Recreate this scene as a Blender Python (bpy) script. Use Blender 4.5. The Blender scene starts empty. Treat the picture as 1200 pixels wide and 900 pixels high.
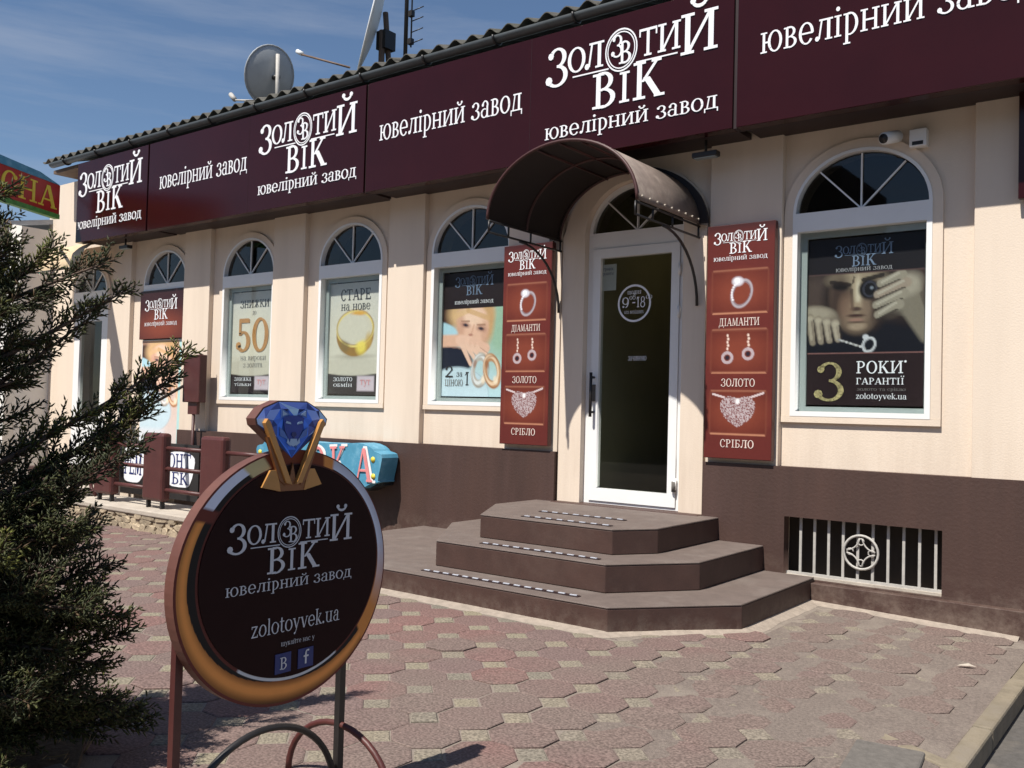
import bpy, bmesh, math, random
import numpy as np
from mathutils import Vector, Matrix, noise
random.seed(7); rng = np.random.default_rng(7)
S = bpy.context.scene
COL = S.collection
PI = math.pi

# ---------------------------------------------------------------- camera, sky, sun
H = 1.27
yaw, pitch, roll = math.radians(37.236), math.radians(1.615), math.radians(1.506)
fwd = Vector((-math.sin(yaw)*math.cos(pitch), math.cos(yaw)*math.cos(pitch), math.sin(pitch)))
r0 = Vector((math.cos(yaw), math.sin(yaw), 0)); u0 = r0.cross(fwd)
rt = r0*math.cos(roll) + u0*math.sin(roll); up = rt.cross(fwd)
cd = bpy.data.cameras.new("camera"); cd.lens = 32.32; cd.sensor_width = 36; cd.clip_end = 2000; cd.clip_start = .05
cam = bpy.data.objects.new("camera", cd); COL.objects.link(cam)
M3 = Matrix((rt, up, -fwd)).transposed()
cam.matrix_world = Matrix.Translation((0, 0, H)) @ M3.to_4x4()
S.camera = cam

SUN = Vector((.12, 1, -1.68)).normalized()
sun_el = math.asin(-SUN.z)
sl = bpy.data.lights.new("sun", 'SUN'); sl.energy = 4.6; sl.angle = math.radians(.53); sl.color = (1, .95, .87)
so = bpy.data.objects.new("sun", sl); COL.objects.link(so)
so.rotation_euler = SUN.to_track_quat('-Z', 'Y').to_euler(); so.location = (0, -5, 12)

W = bpy.data.worlds.new("World"); S.world = W; W.use_nodes = True
nt = W.node_tree; nt.nodes.clear()
def N(nt, t, **k):
    n = nt.nodes.new(t)
    for a, b in k.items(): setattr(n, a, b)
    return n
sky = N(nt, 'ShaderNodeTexSky', sky_type='NISHITA', sun_disc=False)
sky.sun_elevation = sun_el
sky.sun_rotation = math.atan2(-SUN.x, -SUN.y)
sky.air_density = 1.0; sky.dust_density = .25; sky.ozone_density = 4.2; sky.altitude = 0
tc = N(nt, 'ShaderNodeTexCoord'); mp = N(nt, 'ShaderNodeMapping'); mp.inputs['Scale'].default_value = (1.6, 1.6, 15)
mp.inputs['Rotation'].default_value = (.10, .05, .3)
nz = N(nt, 'ShaderNodeTexNoise'); nz.inputs['Scale'].default_value = 1.25; nz.inputs['Detail'].default_value = 9; nz.inputs['Roughness'].default_value = .62
cr = N(nt, 'ShaderNodeMapRange'); cr.inputs[1].default_value = .47; cr.inputs[2].default_value = .75; cr.inputs[4].default_value = .36
mx = N(nt, 'ShaderNodeMix', data_type='RGBA'); mx.inputs[7].default_value = (4.6, 5.0, 5.9, 1)
bg = N(nt, 'ShaderNodeBackground'); bg.inputs[1].default_value = .067
ow = N(nt, 'ShaderNodeOutputWorld')
L = nt.links.new
L(tc.outputs['Generated'], mp.inputs[0]); L(mp.outputs[0], nz.inputs[0]); L(nz.outputs[0], cr.inputs[0])
L(cr.outputs[0], mx.inputs[0]); L(sky.outputs[0], mx.inputs[6]); L(mx.outputs[2], bg.inputs[0]); L(bg.outputs[0], ow.inputs[0])
S.view_settings.view_transform = 'Standard'; S.view_settings.look = 'None'; S.view_settings.gamma = 1
S.view_settings.exposure = .58

# ---------------------------------------------------------------- materials
def mat(name, col, rough=.6, metal=0, var=.12, scale=8, bump=.0, bscale=60, spec=.5, dirt=None, dirtscale=3, streak=False, rand=0, coat=0):
    m = bpy.data.materials.new(name); m.use_nodes = True
    t = m.node_tree; p = t.nodes['Principled BSDF']; l = t.links.new
    p.inputs['Roughness'].default_value = rough; p.inputs['Metallic'].default_value = metal
    p.inputs['Specular IOR Level'].default_value = spec; p.inputs['Coat Weight'].default_value = coat
    g = N(t, 'ShaderNodeNewGeometry')
    mpp = N(t, 'ShaderNodeMapping'); l(g.outputs['Position'], mpp.inputs[0])
    if streak: mpp.inputs['Scale'].default_value = (1, 1, .12)
    n = N(t, 'ShaderNodeTexNoise'); n.inputs['Scale'].default_value = scale; n.inputs['Detail'].default_value = 6; n.inputs['Roughness'].default_value = .65
    l(mpp.outputs[0], n.inputs[0])
    r = N(t, 'ShaderNodeMapRange'); r.inputs[1].default_value = .3; r.inputs[2].default_value = .7; r.inputs[3].default_value = 1-var; r.inputs[4].default_value = 1+var
    l(n.outputs[0], r.inputs[0])
    c = N(t, 'ShaderNodeMix', data_type='RGBA', blend_type='MULTIPLY'); c.inputs[0].default_value = 1
    c.inputs[6].default_value = (*col, 1); l(r.outputs[0], c.inputs[7]); out = c.outputs[2]
    if dirt:
        n2 = N(t, 'ShaderNodeTexNoise'); n2.inputs['Scale'].default_value = dirtscale; n2.inputs['Detail'].default_value = 8; n2.inputs['Roughness'].default_value = .7
        l(mpp.outputs[0], n2.inputs[0])
        r2 = N(t, 'ShaderNodeMapRange'); r2.inputs[1].default_value = .5; r2.inputs[2].default_value = .75; r2.inputs[4].default_value = dirt[3]
        l(n2.outputs[0], r2.inputs[0])
        d = N(t, 'ShaderNodeMix', data_type='RGBA'); d.inputs[7].default_value = (*dirt[:3], 1); l(out, d.inputs[6]); l(r2.outputs[0], d.inputs[0]); out = d.outputs[2]
    if rand:
        oi = N(t, 'ShaderNodeObjectInfo'); rr = N(t, 'ShaderNodeMapRange'); rr.inputs[3].default_value = 1-rand; rr.inputs[4].default_value = 1+rand
        l(oi.outputs['Random'], rr.inputs[0]); d = N(t, 'ShaderNodeMix', data_type='RGBA', blend_type='MULTIPLY'); d.inputs[0].default_value = 1
        l(out, d.inputs[6]); l(rr.outputs[0], d.inputs[7]); out = d.outputs[2]
    l(out, p.inputs['Base Color'])
    if bump:
        nb = N(t, 'ShaderNodeTexNoise'); nb.inputs['Scale'].default_value = bscale; nb.inputs['Detail'].default_value = 4
        l(g.outputs['Position'], nb.inputs[0])
        b = N(t, 'ShaderNodeBump'); b.inputs['Strength'].default_value = bump; b.inputs['Distance'].default_value = .01
        l(nb.outputs[0], b.inputs['Height']); l(b.outputs[0], p.inputs['Normal'])
    return m
def weather(m, col, z0, z1, amt, sc, sz=1):
    t = m.node_tree; p = t.nodes['Principled BSDF']; src = p.inputs['Base Color'].links[0].from_socket; l = t.links.new
    g = N(t, 'ShaderNodeNewGeometry'); sx = N(t, 'ShaderNodeSeparateXYZ'); l(g.outputs['Position'], sx.inputs[0])
    mr = N(t, 'ShaderNodeMapRange'); mr.inputs[1].default_value = z0; mr.inputs[2].default_value = z1; mr.inputs[3].default_value = 1; mr.inputs[4].default_value = 0; l(sx.outputs[2], mr.inputs[0])
    mp = N(t, 'ShaderNodeMapping'); mp.inputs['Scale'].default_value = (sc, sc, sc*sz); l(g.outputs['Position'], mp.inputs[0])
    n = N(t, 'ShaderNodeTexNoise'); n.inputs['Scale'].default_value = 1; n.inputs['Detail'].default_value = 7; n.inputs['Roughness'].default_value = .7; l(mp.outputs[0], n.inputs[0])
    r = N(t, 'ShaderNodeMapRange'); r.inputs[1].default_value = .42; r.inputs[2].default_value = .70; r.inputs[4].default_value = amt; l(n.outputs[0], r.inputs[0])
    ml = N(t, 'ShaderNodeMath', operation='MULTIPLY'); l(mr.outputs[0], ml.inputs[0]); l(r.outputs[0], ml.inputs[1])
    c = N(t, 'ShaderNodeMix', data_type='RGBA'); l(ml.outputs[0], c.inputs[0]); l(src, c.inputs[6]); c.inputs[7].default_value = (*col, 1); l(c.outputs[2], p.inputs['Base Color'])
def glass(name, tint=(.75, .8, .8), ior=1.5):
    m = bpy.data.materials.new(name); m.use_nodes = True; t = m.node_tree; t.nodes.clear(); l = t.links.new
    o = N(t, 'ShaderNodeOutputMaterial'); tr = N(t, 'ShaderNodeBsdfTransparent'); tr.inputs[0].default_value = (*tint, 1)
    gl = N(t, 'ShaderNodeBsdfGlossy'); gl.inputs['Roughness'].default_value = .02; gl.inputs[0].default_value = (.9, .9, .9, 1)
    fr = N(t, 'ShaderNodeFresnel'); fr.inputs[0].default_value = ior
    mxs = N(t, 'ShaderNodeMixShader'); gg = N(t, 'ShaderNodeNewGeometry'); sb = N(t, 'ShaderNodeMath', operation='SUBTRACT'); sb.inputs[0].default_value = 1; l(gg.outputs['Backfacing'], sb.inputs[1])
    ml = N(t, 'ShaderNodeMath', operation='MULTIPLY'); l(fr.outputs[0], ml.inputs[0]); l(sb.outputs[0], ml.inputs[1]); l(ml.outputs[0], mxs.inputs[0]); l(tr.outputs[0], mxs.inputs[1]); l(gl.outputs[0], mxs.inputs[2]); l(mxs.outputs[0], o.inputs[0])
    return m
def emis(name, col, s):
    m = bpy.data.materials.new(name); m.use_nodes = True; p = m.node_tree.nodes['Principled BSDF']
    p.inputs['Emission Color'].default_value = (*col, 1); p.inputs['Emission Strength'].default_value = s; return m
def paintmat(name, rough=.45, spec=.4):
    m = bpy.data.materials.new(name); m.use_nodes = True; t = m.node_tree; p = t.nodes['Principled BSDF']
    a = N(t, 'ShaderNodeAttribute', attribute_name='Col'); g = N(t, 'ShaderNodeNewGeometry')
    n = N(t, 'ShaderNodeTexNoise'); n.inputs['Scale'].default_value = 25; t.links.new(g.outputs['Position'], n.inputs[0])
    r = N(t, 'ShaderNodeMapRange'); r.inputs[3].default_value = .93; r.inputs[4].default_value = 1.07; t.links.new(n.outputs[0], r.inputs[0])
    c = N(t, 'ShaderNodeMix', data_type='RGBA', blend_type='MULTIPLY'); c.inputs[0].default_value = 1
    t.links.new(a.outputs['Color'], c.inputs[6]); t.links.new(r.outputs[0], c.inputs[7]); t.links.new(c.outputs[2], p.inputs['Base Color'])
    p.inputs['Roughness'].default_value = rough; p.inputs['Specular IOR Level'].default_value = spec
    return m
m_stucco = mat('cream_stucco', (.71, .60, .49), .85, var=.05, scale=3.2, bump=.14, bscale=90, dirt=(.50, .40, .31, .34), dirtscale=1.7, streak=True)
m_plinth = mat('brown_plinth_paint', (.058, .029, .022), .65, var=.13, scale=5, bump=.22, bscale=45, dirt=(.10, .055, .048, .45), dirtscale=2.2, streak=True)
m_step = mat('brown_step_tile', (.060, .030, .023), .6, var=.14, scale=7, bump=.1, bscale=70, dirt=(.12, .08, .065, .35), dirtscale=3)
m_tread = mat('dusty_step_tread', (.13, .10, .087), .7, var=.14, scale=9, bump=.15, bscale=70, dirt=(.20, .17, .15, .6), dirtscale=4)
m_white = mat('white_plastic', (.80, .80, .79), .35, var=.03, scale=3)
m_greyframe = mat('grey_green_frame', (.30, .34, .33), .5, var=.05)
m_sign = mat('maroon_sign_vinyl', (.027, .0042, .005), .2, var=.12, scale=1.5, spec=.24, bump=.03, bscale=4)
m_signdark = mat('dark_maroon_metal', (.02, .008, .009), .5, var=.1)
m_letter = mat('white_lettering', (.82, .83, .86), .5, var=.02)
m_greylet = mat('pale_grey_lettering', (.50, .52, .58), .5, var=.03)
m_dark = mat('dark_interior', (.035, .028, .024), .8, var=.15, scale=2)
m_olive = mat('olive_interior_wall', (.45, .42, .30), .8, var=.08, scale=2)
m_black = mat('black_metal', (.018, .016, .016), .45, var=.2)
m_maroonmetal = mat('maroon_metal_paint', (.075, .019, .017), .5, var=.14, scale=9, bump=.1, dirt=(.11, .045, .035, .4), dirtscale=5, rand=.08)
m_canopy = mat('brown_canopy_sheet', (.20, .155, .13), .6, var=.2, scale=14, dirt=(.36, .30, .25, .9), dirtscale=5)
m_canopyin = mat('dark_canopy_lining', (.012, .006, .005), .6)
m_canopyrim = mat('maroon_canopy_rim', (.06, .02, .018), .5)
m_slate = mat('grey_cement_sheet', (.085, .08, .068), .9, var=.25, scale=10, bump=.4, bscale=50, dirt=(.05, .055, .03, .6), rand=.1)
m_gutter = mat('grey_gutter', (.058, .066, .070), .5, var=.15, scale=6, dirt=(.035, .03, .027, .6), dirtscale=8)
m_dish = mat('grey_dish', (.33, .35, .37), .5, var=.08)
m_dishw = mat('white_dish', (.75, .76, .76), .45, var=.05)
m_rust = mat('rusty_metal', (.13, .085, .06), .7, var=.25)
m_asphalt = mat('dusty_asphalt', (.085, .078, .072), .9, var=.25, scale=30, bump=.5, bscale=120, dirt=(.22, .185, .15, .75), dirtscale=1.3)
m_joint = mat('sandy_joint', (.21, .175, .145), .95, var=.2, scale=25, bump=.4, bscale=150)
m_grit = mat('sandy_grit', (.165, .132, .112), .95, var=.35, scale=70, bump=.7, bscale=160, dirt=(.26, .22, .18, .7), dirtscale=2.2)
m_mortar = mat('pale_mortar', (.30, .25, .205), .95, var=.2, scale=18, bump=.4, bscale=110)
m_kerb = mat('yellowish_kerb_concrete', (.19, .158, .112), .85, var=.22, scale=12, bump=.4, bscale=70, dirt=(.15, .13, .11, .7), dirtscale=6, rand=.1)
m_slab = mat('pale_concrete', (.42, .37, .31), .9, var=.12, scale=9, bump=.3, bscale=60, dirt=(.30, .25, .2, .5))
m_greyslab = mat('dark_grey_slab', (.12, .108, .096), .9, var=.2, scale=30, bump=.4, bscale=90)
m_stone = mat('tan_field_stone', (.36, .29, .20), .95, var=.3, scale=14, bump=.7, bscale=50, dirt=(.14, .11, .08, .7), dirtscale=9, rand=.25)
m_soil = mat('dry_soil', (.10, .07, .045), .95, var=.4, scale=30, bump=.8, bscale=60)
m_blue = mat('sky_blue_paint', (.075, .28, .42), .5, var=.12, scale=9, dirt=(.3, .5, .6, .5), dirtscale=9)
m_pink = mat('pink_letter_paint', (.72, .25, .25), .5)
m_yellow = mat('yellow_paint', (.75, .60, .06), .5)
m_navy = mat('navy_paint', (.02, .03, .14), .5)
m_red = mat('red_sign_face', (.42, .02, .018), .4, var=.12)
m_green = mat('green_paint', (.07, .25, .05), .5, var=.4, scale=12)
m_gold = mat('gold_print', (.46, .22, .06), .35, var=.15, scale=12, spec=.6)
m_tan = mat('tan_awning_cloth', (.55, .42, .27), .8, var=.1)
m_bark = mat('juniper_bark', (.09, .06, .045), .9, var=.35, scale=30, bump=.8, bscale=70)
m_straw = mat('dry_straw', (.30, .20, .10), .9, var=.3)
m_paint = paintmat('printed_colours'); m_paintdull = paintmat('printed_board', .6, .3)
m_glass = glass('window_glass', (.94, .96, .96)); m_glassdoor = glass('door_glass', (.80, .82, .80), 1.45)
m_glassl = glass('lunette_glass', (.45, .46, .46), 1.5)
m_lamp = emis('ceiling_lamp_glow', (1, .80, .35), 9)
m_render = mat('white_render', (.72, .70, .66), .85, var=.05, scale=3)
m_greyroof = mat('grey_sheet_roof', (.33, .36, .40), .6, var=.1)
m_copper = mat('copper_brown_edge', (.125, .050, .038), .5, var=.15, scale=12, bump=.05)
m_discm = mat('dark_sign_face', (.015, .004, .0045), .6, spec=.12, var=.1); m_icon = mat('navy_icon', (.012, .025, .14), .5); m_goldd = mat('dark_gold_print', (.20, .075, .025), .4, var=.2, scale=15)
m_gemmid = mat('mid_blue_print', (.07, .16, .48), .5); m_gempale = mat('pale_blue_print', (.32, .46, .68), .5); m_gemdeep = mat('deep_blue_print', (.02, .05, .30), .5)
m_greybar = mat('pale_bar_paint', (.42, .40, .37), .6, var=.15, scale=20)
m_signred = mat('red_brown_board', (.085, .02, .016), .5); m_goldlet = mat('pale_gold_lettering', (.70, .58, .52), .5)
m_txt = mat('dark_print_text', (.03, .025, .025), .5); m_txtg = mat('grey_print_text', (.20, .19, .18), .5); m_bluelet = mat('slate_blue_lettering', (.16, .22, .32), .5)
m_opp = mat('brown_render', (.13, .10, .08), .9, var=.15, scale=1)
m_txtg2 = mat('mid_grey_print_text', (.40, .40, .42), .5); m_gem = mat('jewelled_numeral', (.34, .29, .14), .35, var=.8, scale=55)
def foliage_mat():
    m = mat('juniper_foliage', (.055, .072, .026), .6, var=.25, scale=9)
    t = m.node_tree; p = t.nodes['Principled BSDF']
    a = N(t, 'ShaderNodeAttribute', attribute_name='Col')
    t.links.new(a.outputs['Color'], p.inputs['Base Color']); p.inputs['Specular IOR Level'].default_value = .3
    return m
m_fol = foliage_mat()
def paver_mat(name, hue, grey):
    m = bpy.data.materials.new(name); m.use_nodes = True; t = m.node_tree; p = t.nodes['Principled BSDF']; l = t.links.new
    p.inputs['Roughness'].default_value = .85; p.inputs['Specular IOR Level'].default_value = .3
    g = N(t, 'ShaderNodeNewGeometry'); oi = N(t, 'ShaderNodeObjectInfo')
    ramp = N(t, 'ShaderNodeValToRGB'); e = ramp.color_ramp.elements
    e[0].color = (*hue[0], 1); e[0].position = .0; e[1].color = (*hue[-1], 1); e[1].position = 1
    for i, h in enumerate(hue[1:-1]): q = e.new((i+1)/(len(hue)-1)); q.color = (*h, 1)
    l(oi.outputs['Random'], ramp.inputs[0])
    # dirt that thickens towards the right side and near the steps (dust trodden in), plus patches
    sx = N(t, 'ShaderNodeSeparateXYZ'); l(g.outputs['Position'], sx.inputs[0])
    mr = N(t, 'ShaderNodeMapRange'); mr.inputs[1].default_value = -3.3; mr.inputs[2].default_value = -1.3; mr.inputs[3].default_value = -.12; mr.inputs[4].default_value = .20; l(sx.outputs[0], mr.inputs[0])
    n = N(t, 'ShaderNodeTexNoise'); n.inputs['Scale'].default_value = 2.0; n.inputs['Detail'].default_value = 7; l(g.outputs['Position'], n.inputs[0])
    ad = N(t, 'ShaderNodeMath', operation='ADD'); l(n.outputs[0], ad.inputs[0]); l(mr.outputs[0], ad.inputs[1])
    r = N(t, 'ShaderNodeMapRange'); r.inputs[1].default_value = .40; r.inputs[2].default_value = .64; r.inputs[3].default_value = .42; r.inputs[4].default_value = .93; l(ad.outputs[0], r.inputs[0])
    d = N(t, 'ShaderNodeMix', data_type='RGBA'); l(r.outputs[0], d.inputs[0]); l(ramp.outputs[0], d.inputs[6]); d.inputs[7].default_value = (*grey, 1)
    # aggregate speckle
    n2 = N(t, 'ShaderNodeTexNoise'); n2.inputs['Scale'].default_value = 95; n2.inputs['Detail'].default_value = 3; l(g.outputs['Position'], n2.inputs[0])
    r2 = N(t, 'ShaderNodeMapRange'); r2.inputs[1].default_value = .35; r2.inputs[2].default_value = .68; r2.inputs[3].default_value = .62; r2.inputs[4].default_value = 1.4; l(n2.outputs[0], r2.inputs[0])
    c = N(t, 'ShaderNodeMix', data_type='RGBA', blend_type='MULTIPLY'); c.inputs[0].default_value = 1; l(d.outputs[2], c.inputs[6]); l(r2.outputs[0], c.inputs[7])
    l(c.outputs[2], p.inputs['Base Color'])
    b = N(t, 'ShaderNodeBump'); b.inputs['Strength'].default_value = .5; b.inputs['Distance'].default_value = .006; l(n2.outputs[0], b.inputs['Height']); l(b.outputs[0], p.inputs['Normal'])
    return m
m_paver = paver_mat('red_paver', [(.19, .085, .077), (.165, .097, .09), (.16, .103, .095), (.155, .107, .097), (.17, .113, .102), (.155, .10, .096), (.205, .087, .079)], (.160, .121, .104))
m_pinsert = paver_mat('sandy_paver', [(.25, .22, .14), (.21, .19, .14), (.25, .21, .145), (.15, .14, .115), (.24, .205, .145)], (.20, .17, .135))

weather(m_plinth, (.20, .15, .12), -.05, .30, .8, 9); weather(m_plinth, (.035, .02, .017), .9, .1, .35, 7, .08)
weather(m_stucco, (.42, .31, .23), 1.15, .92, .0, 8); weather(m_stucco, (.46, .36, .27), .9, 1.32, .38, 9, .09)
weather(m_step, (.20, .16, .13), -.02, .12, .6, 12)
# ---------------------------------------------------------------- object helpers
def link(o): COL.objects.link(o); return o
def thing(name, label, cat, loc=(0, 0, 0), rz=0, group=None):
    o = link(bpy.data.objects.new(name, None)); o.location = loc; o.rotation_euler = (0, 0, rz); o.empty_display_size = .1
    return tag(o, label, cat, group)
def tag(o, label=None, cat=None, group=None, kind=None):
    if label: o['label'] = label
    if cat: o['category'] = cat
    if group: o['group'] = group
    if kind: o['kind'] = kind
    return o
def ob(name, me, m=None, parent=None, loc=None, rot=None):
    o = link(bpy.data.objects.new(name, me))
    if m and not me.materials: me.materials.append(m)
    if parent: o.parent = parent
    if loc is not None: o.location = loc
    if rot is not None: o.rotation_euler = rot
    return o
class B:
    """mesh builder"""
    def __init__(s): s.v = []; s.f = []; s.sm = []
    def add(s, v, f, smooth=False):
        n = len(s.v); s.v += [tuple(p) for p in v]; s.f += [tuple(i+n for i in q) for q in f]; s.sm += [smooth]*len(f); return s
    def box(s, x0, y0, z0, x1, y1, z1):
        return s.add([(x0, y0, z0), (x1, y0, z0), (x1, y1, z0), (x0, y1, z0), (x0, y0, z1), (x1, y0, z1), (x1, y1, z1), (x0, y1, z1)],
                     [(0, 3, 2, 1), (4, 5, 6, 7), (0, 1, 5, 4), (1, 2, 6, 5), (2, 3, 7, 6), (3, 0, 4, 7)])
    def tube(s, pts, r, n=8, closed=False, r2=None):
        pts = [Vector(p) for p in pts]; K = len(pts); rings = []
        prev = None
        for i, p in enumerate(pts):
            if closed: d = pts[(i+1) % K]-pts[i-1]
            else: d = pts[min(i+1, K-1)]-pts[max(i-1, 0)]
            d.normalize()
            if prev is None:
                a = Vector((0, 0, 1)) if abs(d.z) < .9 else Vector((1, 0, 0)); a = (a-d*a.dot(d)).normalized()
            else: a = (prev-d*prev.dot(d)).normalized()
            prev = a; b = d.cross(a); rr = r if r2 is None else r+(r2-r)*i/(K-1)
            rings.append([p+(a*math.cos(2*PI*k/n)+b*math.sin(2*PI*k/n))*rr for k in range(n)])
        v = [q for g in rings for q in g]; f = []
        for i in range(K if closed else K-1):
            j = (i+1) % K
            for k in range(n): f.append((i*n+k, i*n+(k+1) % n, j*n+(k+1) % n, j*n+k))
        if not closed: f.append(tuple(range(n-1, -1, -1))); f.append(tuple((K-1)*n+k for k in range(n)))
        return s.add(v, f, True)
    def prism(s, poly, y0, y1, sides=True, back=True):
        """poly of (x,z) counter-clockwise seen from -Y, from y0 (front) to y1"""
        n = len(poly); v = [(x, y0, z) for x, z in poly]+[(x, y1, z) for x, z in poly]; f = [tuple(range(n))]
        if back: f.append(tuple(range(2*n-1, n-1, -1)))
        if sides: f += [(i, i+n, (i+1) % n+n, (i+1) % n) for i in range(n)]
        return s.add(v, f)
    def slab(s, poly, z0, z1):
        n = len(poly); v = [(x, y, z0) for x, y in poly]+[(x, y, z1) for x, y in poly]
        return s.add(v, [tuple(range(n-1, -1, -1)), tuple(range(n, 2*n))]+[(i, (i+1) % n, (i+1) % n+n, i+n) for i in range(n)])
    def strip(s, A, Bp, y0, y1):
        """band between two (x,z) polylines, thick from y0 to y1"""
        n = len(A); v = [(x, y0, z) for x, z in A]+[(x, y0, z) for x, z in Bp]+[(x, y1, z) for x, z in A]+[(x, y1, z) for x, z in Bp]; f = []
        for i in range(n-1):
            f += [(i, n+i, n+i+1, i+1), (2*n+i, 2*n+i+1, 3*n+i+1, 3*n+i), (i, i+1, 2*n+i+1, 2*n+i), (n+i, 3*n+i, 3*n+i+1, n+i+1)]
        f += [(0, 2*n, 3*n, n), (n-1, 2*n-1, 4*n-1, 3*n-1)]
        return s.add(v, f)
    def mesh(s, name):
        me = bpy.data.meshes.new(name); me.from_pydata(s.v, [], s.f); me.update()
        bm = bmesh.new(); bm.from_mesh(me); bmesh.ops.recalc_face_normals(bm, faces=bm.faces); bm.to_mesh(me); bm.free()
        if any(s.sm): me.polygons.foreach_set('use_smooth', s.sm)
        return me
    def ob(s, name, m, parent=None, bevel=0, **k):
        o = ob(name, s.mesh(name), m, parent, **k)
        if bevel:
            md = o.modifiers.new('bevel', 'BEVEL'); md.width = bevel; md.segments = 2; md.limit_method = 'ANGLE'
        return o
def fill2d(name, loops, y0, y1):
    """plate in the XZ plane with holes: first loop outside, rest holes"""
    cu = bpy.data.curves.new('c', 'CURVE'); cu.dimensions = '2D'; cu.fill_mode = 'BOTH'; cu.extrude = (y1-y0)/2
    for lp in loops:
        sp = cu.splines.new('POLY'); sp.points.add(len(lp)-1); sp.use_cyclic_u = True
        for p, (x, z) in zip(sp.points, lp): p.co = (x, z, 0, 1)
    o = bpy.data.objects.new('c', cu); COL.objects.link(o)
    me = bpy.data.meshes.new_from_object(o.evaluated_get(bpy.context.evaluated_depsgraph_get()))
    bpy.data.objects.remove(o)
    me.transform(Matrix.Translation((0, (y0+y1)/2, 0)) @ Matrix.Rotation(PI/2, 4, 'X')); me.name = name
    return me
def arc(cx, cz, rx, rz, a0, a1, n):
    return [(cx+rx*math.cos(math.radians(a0+(a1-a0)*i/n)), cz+rz*math.sin(math.radians(a0+(a1-a0)*i/n))) for i in range(n+1)]
def archloop(x0, x1, z0, zs, rz, n=24):
    c = (x0+x1)/2; return [(x0, z0), (x1, z0)]+arc(c, zs, (x1-x0)/2, rz, 0, 180, n)
def copytree(src, label=None, **k):
    o = src.copy(); link(o)
    if label: o['label'] = label
    for c in src.children:
        d = c.copy(); link(d); d.parent = o
        for e in c.children: g = e.copy(); link(g); g.parent = d
    return o

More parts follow.
